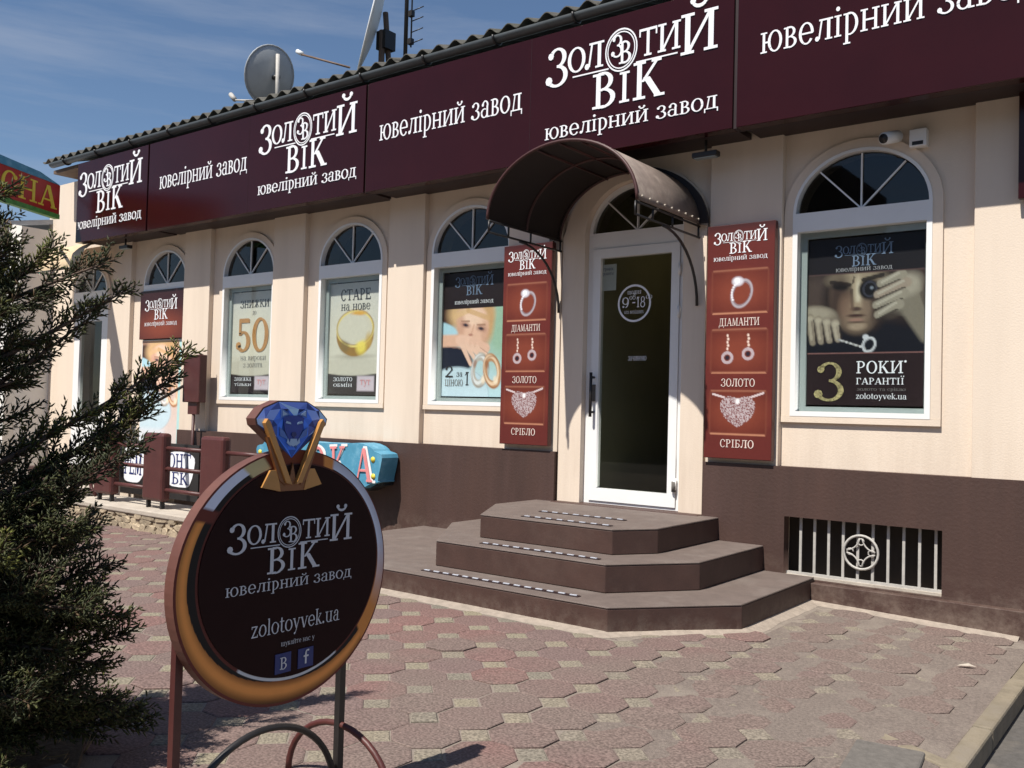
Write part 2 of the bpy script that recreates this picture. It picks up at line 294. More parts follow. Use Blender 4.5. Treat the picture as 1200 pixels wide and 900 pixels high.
# ---------------------------------------------------------------- lettering (hand-drawn serif glyphs)
T_, S_ = .07, .145
def gl_(c):
    P = []
    def bar(x0, y0, x1, y1): P.append([(x0, y0), (x1, y0), (x1, y1), (x0, y1)])
    def dl(x0, y0, x1, y1, w): P.append([(x0-w/2, y0), (x0+w/2, y0), (x1+w/2, y1), (x1-w/2, y1)] if y1 > y0 else [(x1-w/2, y1), (x1+w/2, y1), (x0+w/2, y0), (x0-w/2, y0)])
    def ring(cx, cy, rx, ry, wx, wy, a0=0, a1=360, n=None):
        n = n or max(6, int(abs(a1-a0)/16)); wx *= .86; wy *= .9
        for i in range(n):
            a, b = [math.radians(a0+(a1-a0)*(i+k)/n) for k in (0, 1)]
            P.append([(cx+(rx-wx)*math.cos(a), cy+(ry-wy)*math.sin(a)), (cx+rx*math.cos(a), cy+ry*math.sin(a)), (cx+rx*math.cos(b), cy+ry*math.sin(b)), (cx+(rx-wx)*math.cos(b), cy+(ry-wy)*math.sin(b))])
    def dot(cx, cy, r): P.append([(cx+r*math.cos(k*PI/4), cy+r*math.sin(k*PI/4)) for k in range(8)])
    def sf(x, y, h=.19): bar(x-h, y, x+h, y+T_)
    def stem(x, y0=0, y1=1, top=1, bot=1):
        bar(x-S_/2, y0, x+S_/2, y1)
        if top: sf(x, y1-T_)
        if bot: sf(x, y0)
    def breve(cx, cy): ring(cx, cy+.2, .23, .19, .09, .1, 185, 355, 8); dot(cx-.19, cy+.2, .08); dot(cx+.19, cy+.2, .08)
    w = 1
    lo = c
    if c in 'оОoO0': ring(.47, .5, .45, .53, .19, .08, 0, 360, 22); w = .94
    elif c in 'аa': ring(.36, .27, .33, .29, .16, .07, 60, 330); bar(.55, .05, .55+S_, .72); ring(.42, .7, .30, .33, .15, .08, 0, 150); dot(.2, .78, .1); bar(.55, 0, .86, T_); w = .88
    elif c in 'вВB': stem(.2); ring(.32, .76, .36, .27, .17, .07, -90, 90); ring(.32, .27, .44, .29, .18, .07, -90, 90); bar(.2, .93, .34, 1.02); bar(.2, .48, .34, .55); bar(.2, -.01, .34, .06); w = .8
    elif c in 'гГ': stem(.2); bar(.2, .92, .72, 1); bar(.64, .7, .72, 1); w = .76
    elif c in 'дД': bar(.63, 0, .8, 1); dl(.2, .05, .36, 1, .09); bar(.2, .92, .92, 1); bar(0, 0, 1, T_); bar(0, -.25, .08, .02); bar(.92, -.25, 1, .02); w = 1.03
    elif c in 'еe': ring(.45, .5, .42, .53, .18, .08, 0, 325); bar(.2, .46, .83, .54); w = .88
    elif c in 'ЕE': stem(.2); bar(.2, .92, .76, 1); bar(.2, 0, .8, .08); bar(.2, .46, .6, .54); bar(.68, .75, .76, 1); bar(.72, 0, .8, .25); bar(.53, .36, .6, .64); w = .86
    elif c in 'зЗ3': ring(.4, .76, .32, .27, .17, .07, -90, 160); ring(.38, .26, .4, .3, .18, .08, -160, 90); dot(.16, .83, .1); dot(.1, .16, .12); w = .82
    elif c in 'иИ': stem(.2); stem(.86); dl(.24, .06, .82, .94, .10); w = 1.08
    elif c in 'йЙ': stem(.2); stem(.86); dl(.24, .06, .82, .94, .10); breve(.53, 1.08); w = 1.08
    elif c in 'іi': stem(.22, top=1); dot(.22, 1.3, .11); w = .46
    elif c == 'І': stem(.24); w = .5
    elif c in 'їЇ': stem(.26); dot(.1, 1.25, .09); dot(.42, 1.25, .09); w = .54
    elif c in 'кК': stem(.2); dl(.3, .45, .72, .95, .1); dl(.42, .56, .8, 0, .2); sf(.72, .93, .15); sf(.82, 0, .16); w = .96
    elif c == 'k': stem(.2, 0, 1.45); dl(.3, .4, .68, .95, .09); dl(.42, .5, .76, 0, .18); sf(.68, .93, .14); sf(.78, 0, .15); w = .92
    elif c in 'лЛ': bar(.68, 0, .85, 1); dl(.24, .08, .38, .95, .09); bar(.24, .92, 1.0, 1); sf(.77, 0, .2); dot(.14, .11, .12); w = 1.0
    elif c in 'мМ': dl(.16, 0, .2, 1, .08); stem(.98); dl(.22, .98, .54, .05, .16); dl(.54, .05, .94, .98, .08); sf(.16, 0, .15); w = 1.2
    elif c in 'нНH': stem(.2); stem(.8); bar(.2, .46, .8, .54); w = 1.02
    elif c in 'пП': stem(.2); stem(.8); bar(.2, .92, .8, 1); w = 1.02
    elif c in 'р': stem(.2, -.42, 1); ring(.34, .5, .46, .53, .18, .08, -115, 115); w = .86
    elif c in 'РP': stem(.2); ring(.34, .73, .4, .29, .17, .07, -90, 90); bar(.2, .93, .36, 1.02); bar(.2, .44, .36, .51); w = .8
    elif c in 'сСC': ring(.45, .5, .42, .53, .18, .08, 45, 320); dot(.72, .8, .1); w = .84
    elif c in 'тТT': stem(.46, top=0); bar(.0, .91, .92, 1); bar(0, .72, .07, 1); bar(.85, .72, .92, 1); w = .92
    elif c in 'у': dl(.18, 1, .5, .1, .18); dl(.82, 1, .36, -.35, .08); sf(.16, .93, .15); sf(.82, .93, .13); dot(.26, -.34, .1); w = .92
    elif c in 'уУyY': dl(.18, 1, .5, .1, .17); dl(.82, 1, .36, -.35, .08); sf(.16, .93, .15); sf(.82, .93, .13); dot(.26, -.34, .1); w = .92
    elif c in 'юЮ': stem(.18); bar(.18, .46, .5, .54); ring(.84, .5, .42, .53, .18, .08, 0, 360, 20); w = 1.3
    elif c in 'яЯ': stem(.66); ring(.52, .73, .36, .29, .17, .07, 90, 270); bar(.5, .93, .66, 1.02); bar(.5, .44, .66, .51); dl(.5, .46, .14, 0, .14); w = .88
    elif c in 'жЖ': stem(.62); dl(.56, .5, .16, 0, .14); dl(.56, .5, .2, 1, .1); dl(.68, .5, 1.08, 0, .14); dl(.68, .5, 1.04, 1, .1); w = 1.24
    elif c in 'цЦ': stem(.2); stem(.8); bar(.2, 0, .95, .08); bar(.88, -.22, .95, .06); w = 1.02
    elif c in 'чЧ': stem(.74); ring(.44, .75, .34, .4, .16, .08, 180, 280); sf(.18, .93, .15); bar(.44, .36, .7, .44); w = .95
    elif c in 'ьЬ': stem(.2); ring(.32, .28, .42, .3, .17, .07, -90, 90); bar(.2, .51, .34, .58); bar(.2, -.02, .34, .05); w = .78
    elif c in 'Бб': stem(.2); ring(.32, .28, .44, .3, .17, .07, -90, 90); bar(.2, .51, .34, .58); bar(.2, -.02, .34, .05); bar(.2, .92, .74, 1); bar(.67, .75, .74, 1); w = .82
    elif c in 'щЩ': stem(.2); stem(.68); stem(1.16); bar(.2, 0, 1.3, .08); bar(1.24, -.2, 1.31, .06); w = 1.42
    elif c in 'фФ': stem(.5, -.3, 1.2); ring(.5, .5, .46, .45, .17, .08); w = 1.0
    elif c in 'хХ': dl(.16, 0, .8, 1, .08); dl(.18, 1, .82, 0, .17); sf(.16, 0, .14); sf(.84, 0, .15); sf(.16, .93, .15); sf(.8, .93, .13); w = .98
    elif c in 'шШ': stem(.2); stem(.68); stem(1.16); bar(.2, 0, 1.16, .08); w = 1.36
    elif c in 'аА' or c == 'A': dl(.14, 0, .48, 1, .08); dl(.52, 1, .86, 0, .19); bar(.25, .3, .72, .37); sf(.14, 0, .14); sf(.86, 0, .17); w = 1.02
    elif c == 'z': bar(.08, .9, .76, 1); bar(.06, 0, .8, .1); dl(.16, .05, .68, .95, .16); bar(.08, .75, .15, 1); bar(.73, 0, .8, .25); w = .84
    elif c == 'l': stem(.22, 0, 1.45, top=0); bar(.06, 1.38, .22, 1.45); w = .46
    elif c == 't': bar(.2, .1, .36, 1.3); bar(.04, .92, .58, 1); ring(.44, .2, .24, .23, .15, .08, 180, 320); w = .62
    elif c == 'v': dl(.18, 1, .48, 0, .17); dl(.82, 1, .5, 0, .08); sf(.17, .93, .15); sf(.82, .93, .13); w = .94
    elif c == 'u': stem(.22, .15, 1, bot=0); stem(.78); ring(.48, .28, .34, .3, .16, .08, 180, 350); w = 1.02
    elif c == '.': dot(.14, .1, .12); w = .32
    elif c == '-': bar(.05, .42, .5, .52); w = .55
    elif c == "'": dot(.1, .95, .1); w = .24
    elif c == '1': stem(.35); dl(.1, .75, .32, .98, .09); w = .62
    elif c == '2': ring(.4, .7, .33, .32, .17, .08, -20, 165); dl(.14, .06, .62, .62, .12); bar(.06, 0, .76, .13); dot(.16, .74, .1); w = .84
    elif c == '5': bar(.18, .9, .72, 1.02); bar(.16, .5, .24, 1); ring(.4, .31, .38, .33, .19, .08, -155, 130); dot(.12, .18, .12); w = .86
    elif c == '8': ring(.4, .76, .3, .27, .15, .07); ring(.4, .27, .38, .3, .17, .08); w = .82
    elif c == '9': ring(.4, .66, .37, .36, .17, .08); ring(.3, .5, .47, .55, .17, .08, -75, 20); dot(.18, .1, .11); w = .86
    elif c == 'f': bar(.24, 0, .46, .98); bar(.05, .62, .7, .78); ring(.55, .95, .31, .33, .2, .16, 80, 180); bar(.55, 1.12, .74, 1.28); w = .8
    elif c == ' ': w = .5
    return P, w
def text_b(s, size, x, z, width=None, align='l', depth=.003, sides=False, sp=.05, rot=0, b=None, y=0, slant=0, boldx=1):
    adv = 0; G = []
    for c in s:
        P, w = gl_(c); G.append((P, adv)); adv += w+sp
    adv -= sp; sx = size if width is None else width/adv; tot = adv*sx
    ox = x-(tot/2 if align == 'c' else tot if align == 'r' else 0); b = b or B(); k = 0
    ca, sa = math.cos(rot), math.sin(rot)
    for P, a in G:
        for p in P:
            k += 1; d = depth+(k % 17)*.00012
            q = [((a+u+slant*v)*sx+ox-x, v*size) for u, v in p]
            q = [(x+u*ca-v*sa, z+u*sa+v*ca) for u, v in q]
            b.prism(q, y-d, y, sides=sides, back=False)
    return b
def text(s, size, x, z, m, parent, name='lettering', **k):
    return text_b(s, size, x, z, **k).ob(name, m, parent)

def logo_b(x0, zb, w, h, depth=.003, y=0, sides=False, sub=True, small=False):
    """ЗолотиЙ / ВІК logo. box: x0..x0+w, baseline of the first word zb, h = height of the two-line group unit"""
    b = B(); u = w/10.0; v = h
    K = dict(depth=depth, y=y, sides=sides, b=b)
    text_b('З', v*1.42, x0, zb-v*.30, width=u*1.45, **K)
    text_b('о', v*.92, x0+u*1.35, zb+v*.06, width=u*1.15, **K)
    text_b('л', v*.97, x0+u*2.42, zb+v*.04, width=u*1.18, **K)
    text_b('т', v*1.0, x0+u*5.66, zb+v*.04, width=u*1.0, **K)
    text_b('и', v*1.0, x0+u*6.7, zb+v*.04, width=u*1.28, **K)
    text_b('Й', v*1.42, x0+u*7.95, zb-v*.26, width=u*2.0, **K)
    # rule under the first word, broken by the ring
    b.prism([(x0+u*1.7, zb-v*.14), (x0+u*3.9, zb-v*.14), (x0+u*3.9, zb-v*.09), (x0+u*1.7, zb-v*.09)], y-depth, y, back=False)
    b.prism([(x0+u*5.5, zb-v*.14), (x0+u*7.8, zb-v*.14), (x0+u*7.8, zb-v*.09), (x0+u*5.5, zb-v*.09)], y-depth, y, back=False)
    cx, cz = x0+u*4.62, zb+v*.48; RX, RZ = u*.94, v*.80
    for rr, ww in ((1, .07), (.86, .05)):
        for i in range(32):
            a, c = [2*PI*(i+k)/32 for k in (0, 1)]
            b.prism([(cx+RX*(rr-ww)*math.cos(a), cz+RZ*(rr-ww)*math.sin(a)), (cx+RX*rr*math.cos(a), cz+RZ*rr*math.sin(a)), (cx+RX*rr*math.cos(c), cz+RZ*rr*math.sin(c)), (cx+RX*(rr-ww)*math.cos(c), cz+RZ*(rr-ww)*math.sin(c))], y-depth, y, back=False, sides=sides)
    text_b('З', v*.78, cx-RX*.60, cz-v*.22, width=u*.70, **{**K, 'depth': depth+.001}); text_b('В', v*.80, cx-RX*.12, cz-v*.52, width=u*.74, **{**K, 'depth': depth+.0025})
    # second line
    text_b('В', v*1.30, x0+u*2.95, zb-v*1.52, width=u*1.45, **K)
    text_b('І', v*1.12, x0+u*4.5, zb-v*1.48, width=u*.75, **K)
    text_b('К', v*1.36, x0+u*5.35, zb-v*1.50, width=u*1.75, **K)
    if sub: text_b('ювелірний завод', v*.44, x0, zb-v*2.33, width=w, **K)
    return b

# ---------------------------------------------------------------- print painter (vertex colours on a flat grid)
def lin(c):
    c = np.array(c, float)/255; return np.where(c <= .04045, c/12.92, ((c+.055)/1.055)**2.4)
class Canvas:
    def __init__(s, w, h, col, asp): s.w, s.h = w, h; s.im = np.zeros((h, w, 3))+lin(col); s.X, s.Y = np.meshgrid(np.linspace(0, 1, w), np.linspace(0, asp, h)); s.asp = asp
    def mix(s, m, col): m = np.clip(m, 0, 1)[..., None]; s.im = s.im*(1-m)+lin(col)*m
    def ell(s, x, y, rx, ry, col, soft=.15, rot=0, a=1):
        c, t = math.cos(rot), math.sin(rot); dx, dy = s.X-x, s.Y-y
        d = np.sqrt(((dx*c+dy*t)/rx)**2+((-dx*t+dy*c)/ry)**2); s.mix(a*(1-(d-1)/soft*1.0) if soft > 0 else a*(d < 1), col) if False else s.mix(a*np.clip((1+soft/2-d)/soft, 0, 1), col)
    def oring(s, x, y, rx, ry, w, col, rot=0, a=1, soft=.1):
        c, t = math.cos(rot), math.sin(rot); dx, dy = s.X-x, s.Y-y
        d = np.sqrt(((dx*c+dy*t)/rx)**2+((-dx*t+dy*c)/ry)**2); s.mix(a*np.clip((w-np.abs(d-1))/soft+.5, 0, 1), col)
    def rect(s, x0, y0, x1, y1, col, a=1, soft=.006):
        e = np.minimum(np.minimum(s.X-x0, x1-s.X), np.minimum(s.Y-y0, y1-s.Y)); s.mix(a*np.clip(e/soft+.5, 0, 1), col)
    def line(s, x0, y0, x1, y1, w, col, a=1, w1=None):
        dx, dy = x1-x0, y1-y0; t = np.clip(((s.X-x0)*dx+(s.Y-y0)*dy)/(dx*dx+dy*dy+1e-9), 0, 1)
        d = np.hypot(s.X-x0-t*dx, s.Y-y0-t*dy); ww = w if w1 is None else w+(w1-w)*t; s.mix(a*np.clip((ww-d)/(w*.35)+.5, 0, 1), col)
    def vgrad(s, y0, y1, c0, c1):
        t = np.clip((s.Y-y0)/(y1-y0), 0, 1)[..., None]; m = ((s.Y >= y0) & (s.Y <= y1))[..., None]; s.im = np.where(m, lin(c0)*(1-t)+lin(c1)*t, s.im)
    def speck(s, amt): s.im *= (1+amt*(rng.random((s.h, s.w, 1))-.5))
    def mesh(s, name, x0, z0, x1, z1, y=0):
        w, h = s.w, s.h; X, Z = np.meshgrid(np.linspace(x0, x1, w), np.linspace(z1, z0, h))
        co = np.stack([X, np.full_like(X, y), Z], -1).reshape(-1, 3)
        i = (np.arange(h-1)[:, None]*w+np.arange(w-1)).ravel(); q = np.stack([i, i+w, i+w+1, i+1], -1)
        me = bpy.data.meshes.new(name); me.vertices.add(w*h); me.vertices.foreach_set('co', co.ravel())
        me.loops.add(q.size); me.loops.foreach_set('vertex_index', q.ravel().astype(np.int32))
        me.polygons.add(len(q)); me.polygons.foreach_set('loop_start', np.arange(0, q.size, 4, dtype=np.int32)); me.update()
        a = me.color_attributes.new('Col', 'FLOAT_COLOR', 'POINT'); a.data.foreach_set('color', np.concatenate([np.clip(s.im, 0, 1), np.ones((h, w, 1))], -1).astype(np.float32).ravel())
        return me

# ---------------------------------------------------------------- ground
def gz(x): return -.03*max(0, x+2.5)
b = B(); b.add([(-150, -120, -.14), (120, -120, -.14), (120, 150, -.14), (-150, 150, -.14)], [(0, 1, 2, 3)])
tag(b.ob('ground', m_asphalt), kind='structure')
pave = B()
xs = [-22, -2.5, -.90]
pave.add([(-22, -4, -.003), (-2.5, -4, -.003), (-.82, -4, gz(-.82)-.003), (-.82, 6.47, gz(-.82)-.003), (-2.5, 6.47, -.003), (-22, 6.47, -.003)], [(0, 1, 4, 5), (1, 2, 3, 4)])
pave.add([(-.82, -4, gz(-.82)-.003), (-.82, 6.47, gz(-.82)-.003), (-.82, 6.47, -.13), (-.82, -4, -.13)], [(0, 1, 2, 3)])
pavement = pave.ob('pavement', m_joint); tag(pavement, kind='structure')

def octmesh(p, s, th, name, m):
    h = p/2-.002; c = s/math.sqrt(2)
    def lp(h, c, z): return [(h-c, -h, z), (h, -h+c, z), (h, h-c, z), (h-c, h, z), (-h+c, h, z), (-h, h-c, z), (-h, -h+c, z), (-h+c, -h, z)]
    v = lp(h, c, -th)+lp(h, c, -.003)+lp(h-.005, c, 0); n = 8
    f = [tuple(range(16, 24))]+[(i, (i+1) % n, (i+1) % n+n, i+n) for i in range(n)]+[(i+n, (i+1) % n+n, (i+1) % n+2*n, i+2*n) for i in range(n)]
    me = bpy.data.meshes.new(name); me.from_pydata(v, [], f); me.materials.append(m); return me
def sqmesh(s, th, name, m):
    h = s/math.sqrt(2)-.003; q = [(0, -1), (1, 0), (0, 1), (-1, 0)]
    v = [(a*h, c*h, -th) for a, c in q]+[(a*h, c*h, -.004) for a, c in q]+[(a*(h-.006), c*(h-.006), 0) for a, c in q]
    f = [(8, 9, 10, 11)]+[(i, (i+1) % 4, (i+1) % 4+4, i+4) for i in range(4)]+[(i+4, (i+1) % 4+4, (i+1) % 4+8, i+8) for i in range(4)]
    me = bpy.data.meshes.new(name); me.from_pydata(v, [], f); me.materials.append(m); return me
PT = .272
ome = octmesh(PT, .112, .03, 'paver', m_paver); sme = sqmesh(.112, .03, 'square_paver', m_pinsert)
def inview(x, y, z=0, mg=.04):
    d = Vector((x, y, z-H)); zz = d.dot(fwd)
    if zz < .3: return False
    u_, v_ = d.dot(rt)/zz*1077/1200, d.dot(up)/zz*1077/900
    return abs(u_) < .5+mg and abs(v_) < .5+mg
def blocked(x, y, r=.1):
    if y > 6.33: return True
    if -5.95 < x < -2.1 and y > 4.50-r*.5:      # stair platform
        if x < -2.74: return True
        if x-(-2.745) < (y-4.57)*.85+.04: return True
    if x < -5.9 and y > 4.88: return True
    if x > -.93: return True
    if x < -3.05 and y < 1.80: return True
    return False
cells = []
for i in range(-36, 8):
    for j in range(-16, 14):
        sx_, sy_ = -2.29+PT*i, 3.92+PT*j-.0*i
        for kind_, x, y in (('o', sx_+PT/2, sy_+PT/2), ('s', sx_, sy_)):
            if not inview(x, y): continue
            if blocked(x, y, .14 if kind_ == 'o' else .06): continue
            cells.append((math.hypot(x, y), kind_, x, y))
cells.sort()
cnt = {'o': 0, 's': 0}; rest = {'o': B(), 's': B()}
for d, k_, x, y in cells:
    cnt[k_] += 1
    hz = gz(x)+random.uniform(-.002, .002)+(random.uniform(0, .005) if random.random() < .10 else 0)+.002
    rx, ry = random.uniform(-.012, .012), random.uniform(-.012, .012)
    if k_ == 's': hz -= .002
    if cnt[k_] <= 300:
        o = link(bpy.data.objects.new('paver' if k_ == 'o' else 'square_paver', ome if k_ == 'o' else sme))
        o.location = (x+random.uniform(-.002, .002), y+random.uniform(-.002, .002), hz); o.rotation_euler = (rx, ry, random.uniform(-.01, .01)); o.parent = pavement
    else:
        me = ome if k_ == 'o' else sme
        rest[k_].add([(v.co.x+x, v.co.y+y, v.co.z+hz) for v in me.vertices], [tuple(p.vertices) for p in me.polygons])
for k_, nm, mm in (('o', 'far_paver', m_paver), ('s', 'far_square_paver', m_pinsert)):
    if rest[k_].v: tag(rest[k_].ob(nm, mm, pavement), kind='stuff')
print('pavers', cnt)
# thin drift of sandy grit that buries the pavers towards the kerb
gx, gy = np.linspace(-3.3, -.818, 134), np.linspace(2.9, 6.36, 180); V = []
for yy in gy:
    for xx in gx:
        n1 = noise.fractal(Vector((xx*1.3, yy*1.3, 3)), .8, 2.1, 4); n2 = noise.noise(Vector((xx*14, yy*14, 0)))
        ramp = min(1, max(0, (xx+2.9)/1.3)); edge = min(1, (xx+3.3)/.3, (yy-2.9)/.3)
        inside = blocked(xx, yy, 0)
        V.append((xx, yy, gz(xx)-.006+.0062*ramp+.006*n1+.0010*n2-(.02 if inside and xx < -1.2 and yy < 6.3 else 0)-(1-edge)*.01))
n_ = len(gx); F = [(j*n_+i, j*n_+i+1, (j+1)*n_+i+1, (j+1)*n_+i) for j in range(len(gy)-1) for i in range(n_-1)]
me = bpy.data.meshes.new('grit'); me.from_pydata(V, [], F); me.polygons.foreach_set('use_smooth', [True]*len(F))
tag(ob('grit', me, m_grit, pavement), kind='stuff')
# sandy mortar fillet at the foot of the steps and of the wall
b = B()
pts = [(-5.9, 4.48), (-2.73, 4.48), (-2.12, 5.19), (-2.12, 6.31), (-.92, 6.31)]
inn = [(-5.9, 4.60), (-2.77, 4.60), (-2.22, 5.24), (-2.22, 6.40), (-.92, 6.40)]
for k in range(4):
    seg = 14
    for i in range(seg):
        t0, t1 = i/seg, (i+1)/seg
        def q(A, t, jit): 
            p = Vector(A[k]).lerp(Vector(A[k+1]), t); n_ = noise.noise(Vector((p.x*6, p.y*6, 0)))*.03*jit; return (p.x+n_, p.y-n_)
        a, c, d, e = q(pts, t0, 1), q(pts, t1, 1), q(inn, t1, 0), q(inn, t0, 0)
        b.add([(a[0], a[1], gz(a[0])-.002), (c[0], c[1], gz(c[0])-.002), (d[0], d[1], gz(d[0])+.022), (e[0], e[1], gz(e[0])+.022)], [(0, 1, 2, 3)])
b.ob('mortar_fillet', m_mortar, pavement)
# kerb stones
kerb = thing('kerb', 'low yellowish concrete kerb at the right edge of the pavement', 'kerb', (-.775, 5, 0))
y = 3.80
for ln in (.62, .95, .95, .19):
    bb = B().box(-.042, .006, -.14, .042, ln-.006, gz(-.78)+.012+random.uniform(-.006, .006))
    o = bb.ob('kerb_stone', m_kerb, kerb, bevel=.012); o.location = (0, y-5, 0); y += ln
bb = B().slab([(-.34, -1.0), (.03, -1.20), (.042, -1.12), (-.31, -.93)], -.14, -.040); bb.ob('kerb_stone', m_kerb, kerb, bevel=.01)
b = B().box(-.13, -.20, -.03, .13, .20, .010)
s_ = b.ob('paving_slab', m_greyslab, bevel=.01); s_.location = (-.99, 3.70, gz(-1.2)); s_.rotation_euler = (0, 0, .12)
tag(s_, 'dark grey slab lying by the corner of the yellowish kerb', 'slab')
# litter
for p, l_, rz in (((-1.03, 5.42, -.030), 'pale scrap of paper on the dusty pavement below the basement grille', .3), ((-.66, 3.95, -.125), 'tiny white scrap on the asphalt beside the kerb', 1)):
    b = B().add([(-.045, -.008, 0), (.01, -.016, .006), (.05, .004, 0), (.012, .015, .012), (-.03, .012, .002)], [(0, 1, 3, 4), (1, 2, 3)])
    o = b.ob('litter', m_slab); o.location = p; o.rotation_euler = (0, 0, rz); tag(o, l_, 'litter')
    if 'tiny' in l_: o.scale = (.35, .6, 1)

# ---------------------------------------------------------------- building
YB, YP = 6.56, 6.50
bld = thing('shop_building', 'long cream stucco jewellery shop with brown plinth and corrugated roof', 'building', (-6, 6.5, 0))
def bp(o): o.location = Vector(o.location)-Vector((-6, 6.5, 0)); return o
WIN = [(-8.82, 1.30), (-7.12, 1.30), (-5.50, 1.30), (-1.955, 1.28)]
holes = [archloop(xc-.475, xc+.475, z0, 2.75, .42) for xc, z0 in WIN]
holes.append(archloop(-10.98, -10.03, .30, 2.75, .42))        # doorway behind the tall poster
holes.append(archloop(-4.20, -3.29, .46, 2.76, .41))          # shop door
holes.append(archloop(-12.75, -11.88, .30, 2.75, .34))        # far left door
holes.append([(-2.5, .06), (-1.3, .06), (-1.3, .63), (-2.5, .63)])
wall = ob('wall', fill2d('wall', [[(-13.6, -.1), (1.6, -.1), (1.6, 4.36), (-13.6, 4.36)]]+holes, YB, YB+.24), m_stucco, bld); bp(wall)
for x0, x1, z0 in ((-11.68, -11.24, .9), (-10.04, -9.51, .9), (-8.33, -7.80, .9), (-6.53, -6.05, .9), (-5.02, -4.44, .9), (-3.07, -2.50, .9), (-1.22, 1.6, .9)):
    bp(B().box(x0, YP, z0, x1, YB+.01, 4.33).ob('pilaster', m_stucco, bld, bevel=.006))
bp(B().box(-11.68, YB-.03, .1, -10.99, YB+.01, .9).ob('pilaster', m_stucco, bld))
# plinth with the basement opening
GX0, GX1, GZ0, GZ1 = -2.43, -1.38, .13, .56
pl = ob('plinth', fill2d('plinth', [[(-3.07, -.15), (1.6, -.15), (1.6, .915), (-3.07, .915)], [(GX0, GZ0), (GX1, GZ0), (GX1, GZ1), (GX0, GZ1)]], 6.465, YB), m_plinth, bld); bp(pl)
bp(B().box(-10.02, 6.465, -.15, -4.44, YB, .925).ob('plinth', m_plinth, bld))
bp(B().box(-2.206, 6.385, -.1, 1.6, 6.464, .122).ob('plinth_ledge', m_plinth, bld, bevel=.004))
# basement recess behind the grille
# bars
def grille():
    g = thing('basement_grille', 'pale barred grille with a round scroll ornament in the brown plinth', 'grille', ((GX0+GX1)/2, 6.53, GZ0))
    w = GX1-GX0
    for i in range(10):
        x = -w/2+.10+i*(w-.13)/9.2
        B().box(x-.009, -.006, .035, x+.009, .006, GZ1-GZ0).ob('bar', m_greybar, g)
    B().box(-w/2, -.012, .018, w/2, .012, .036).ob('rail', m_greybar, g)
    B().box(-w/2, -.03, 0, w/2, .03, .018).ob('sill', m_slab, g)
    cx, cz, r = 0, .225, .115
    B().tube([(cx+r*math.cos(a*PI/12), -.02, cz+r*math.sin(a*PI/12)) for a in range(24)], .009, 6, closed=True).ob('ring', m_greybar, g)
    b = B()
    for k in range(4):
        a0 = k*PI/2+PI/4; ox, oz = cx+r*1.25*math.cos(a0), cz+r*1.25*math.sin(a0)
        pts = [(ox+r*.80*math.cos(a0+PI+t), -.02, oz+r*.80*math.sin(a0+PI+t)) for t in np.linspace(-.72, .72, 9)]
        b.tube(pts, .006, 5)
        a1 = k*PI/2; b.tube([(cx+r*.62*math.cos(a1)+.022*math.cos(t), -.02, cz+r*.62*math.sin(a1)+.022*math.sin(t)) for t in np.linspace(0, 5.5, 9)], .005, 5)
    b.ob('scroll', m_greybar, g)
grille()
# roof, sheets, gutter
for i in range(13):
    x0 = -12.95+i*1.13; n = 48; b = B(); v = []; w = 1.155
    for yy, zz in ((6.12, 4.535), (9.8, 5.68)):
        for t in (0, .008):
            v += [(x0+w*k/n, yy, zz+.028*math.cos((x0+w*k/n)*2*PI/.2)+t+(i % 2)*.007) for k in range(n+1)]
    m_ = n+1; f = []
    for k in range(n):
        f += [(k, k+1, 2*m_+k+1, 2*m_+k), (m_+k, 3*m_+k, 3*m_+k+1, m_+k+1), (k, m_+k, m_+k+1, k+1)]
    b.add(v, f); bp(b.ob('roof_sheet', m_slate, bld))
bp(B().box(-12.8, 6.20, 4.372, 1.6, 6.56, 4.42).ob('soffit', m_rust, bld))
bp(B().box(-12.8, 6.82, 4.345, 1.6, 9.6, 4.40).ob('ceiling', m_dark, bld))
b = B(); A_, C_ = [], []
prof = [(6.13+.055*math.cos(t), 4.482+.055*math.sin(t)) for t in np.linspace(PI, 2*PI, 9)]
for j, (yy, zz) in enumerate(prof): pass
v = [(x, yy, zz) for x in (-12.7, 1.6) for yy, zz in prof]+[(x, 6.13+(yy-6.13)*.9, 4.482+(zz-4.482)*.9) for x in (-12.7, 1.6) for yy, zz in prof]
f = [(k, k+1, 9+k+1, 9+k) for k in range(8)]+[(18+k, 27+k, 27+k+1, 18+k+1) for k in range(8)]+[(0, 9, 27, 18), (8, 26, 35, 17)]+[(k, 18+k, 19+k, k+1) for k in range(8)]
b.add(v, f, True); gut = bp(b.ob('gutter', m_gutter, bld))
for i in range(15):
    x = -12.3+i*.82
    B().tube([(x, 6.13+.062*math.cos(t), 4.482+.062*math.sin(t)) for t in np.linspace(PI*.98, 2*PI, 9)], .012, 6).ob('gutter_bracket', m_black, gut)
# interior: back wall, floor, partition
bp(B().box(-13.4, 9.5, -.1, 1.6, 9.6, 4.34).ob('back_wall', m_dark, bld))
bp(B().box(-13.4, YB+.24, .38, 1.6, 9.5, .48).ob('inner_floor', m_olive, bld))
bp(B().box(-13.4, YB+.24, 3.35, 1.6, 9.5, 3.42).ob('inner_ceiling', m_dark, bld))
for x in (-13.6, 1.5, -6.4, -2.72): bp(B().box(x, YB+.24, -.1, x+.1, 9.5, 4.34).ob('inner_wall', m_dark, bld))
bp(B().box(-4.6, YB+.26, .48, -4.34, 8.6, 3.3).ob('inner_wall', m_olive, bld))
bp(B().box(-2.55, YB+.20, -.1, -1.25, YB+.235, .7).ob('basement_wall', m_dark, bld)); bp(B().box(-2.55, YB+.02, .60, -1.25, YB+.19, .625).ob('basement_wall', m_dark, bld)); bp(B().box(-2.55, YB+.0, .03, -1.25, YB+.19, .055).ob('basement_wall', m_dark, bld))
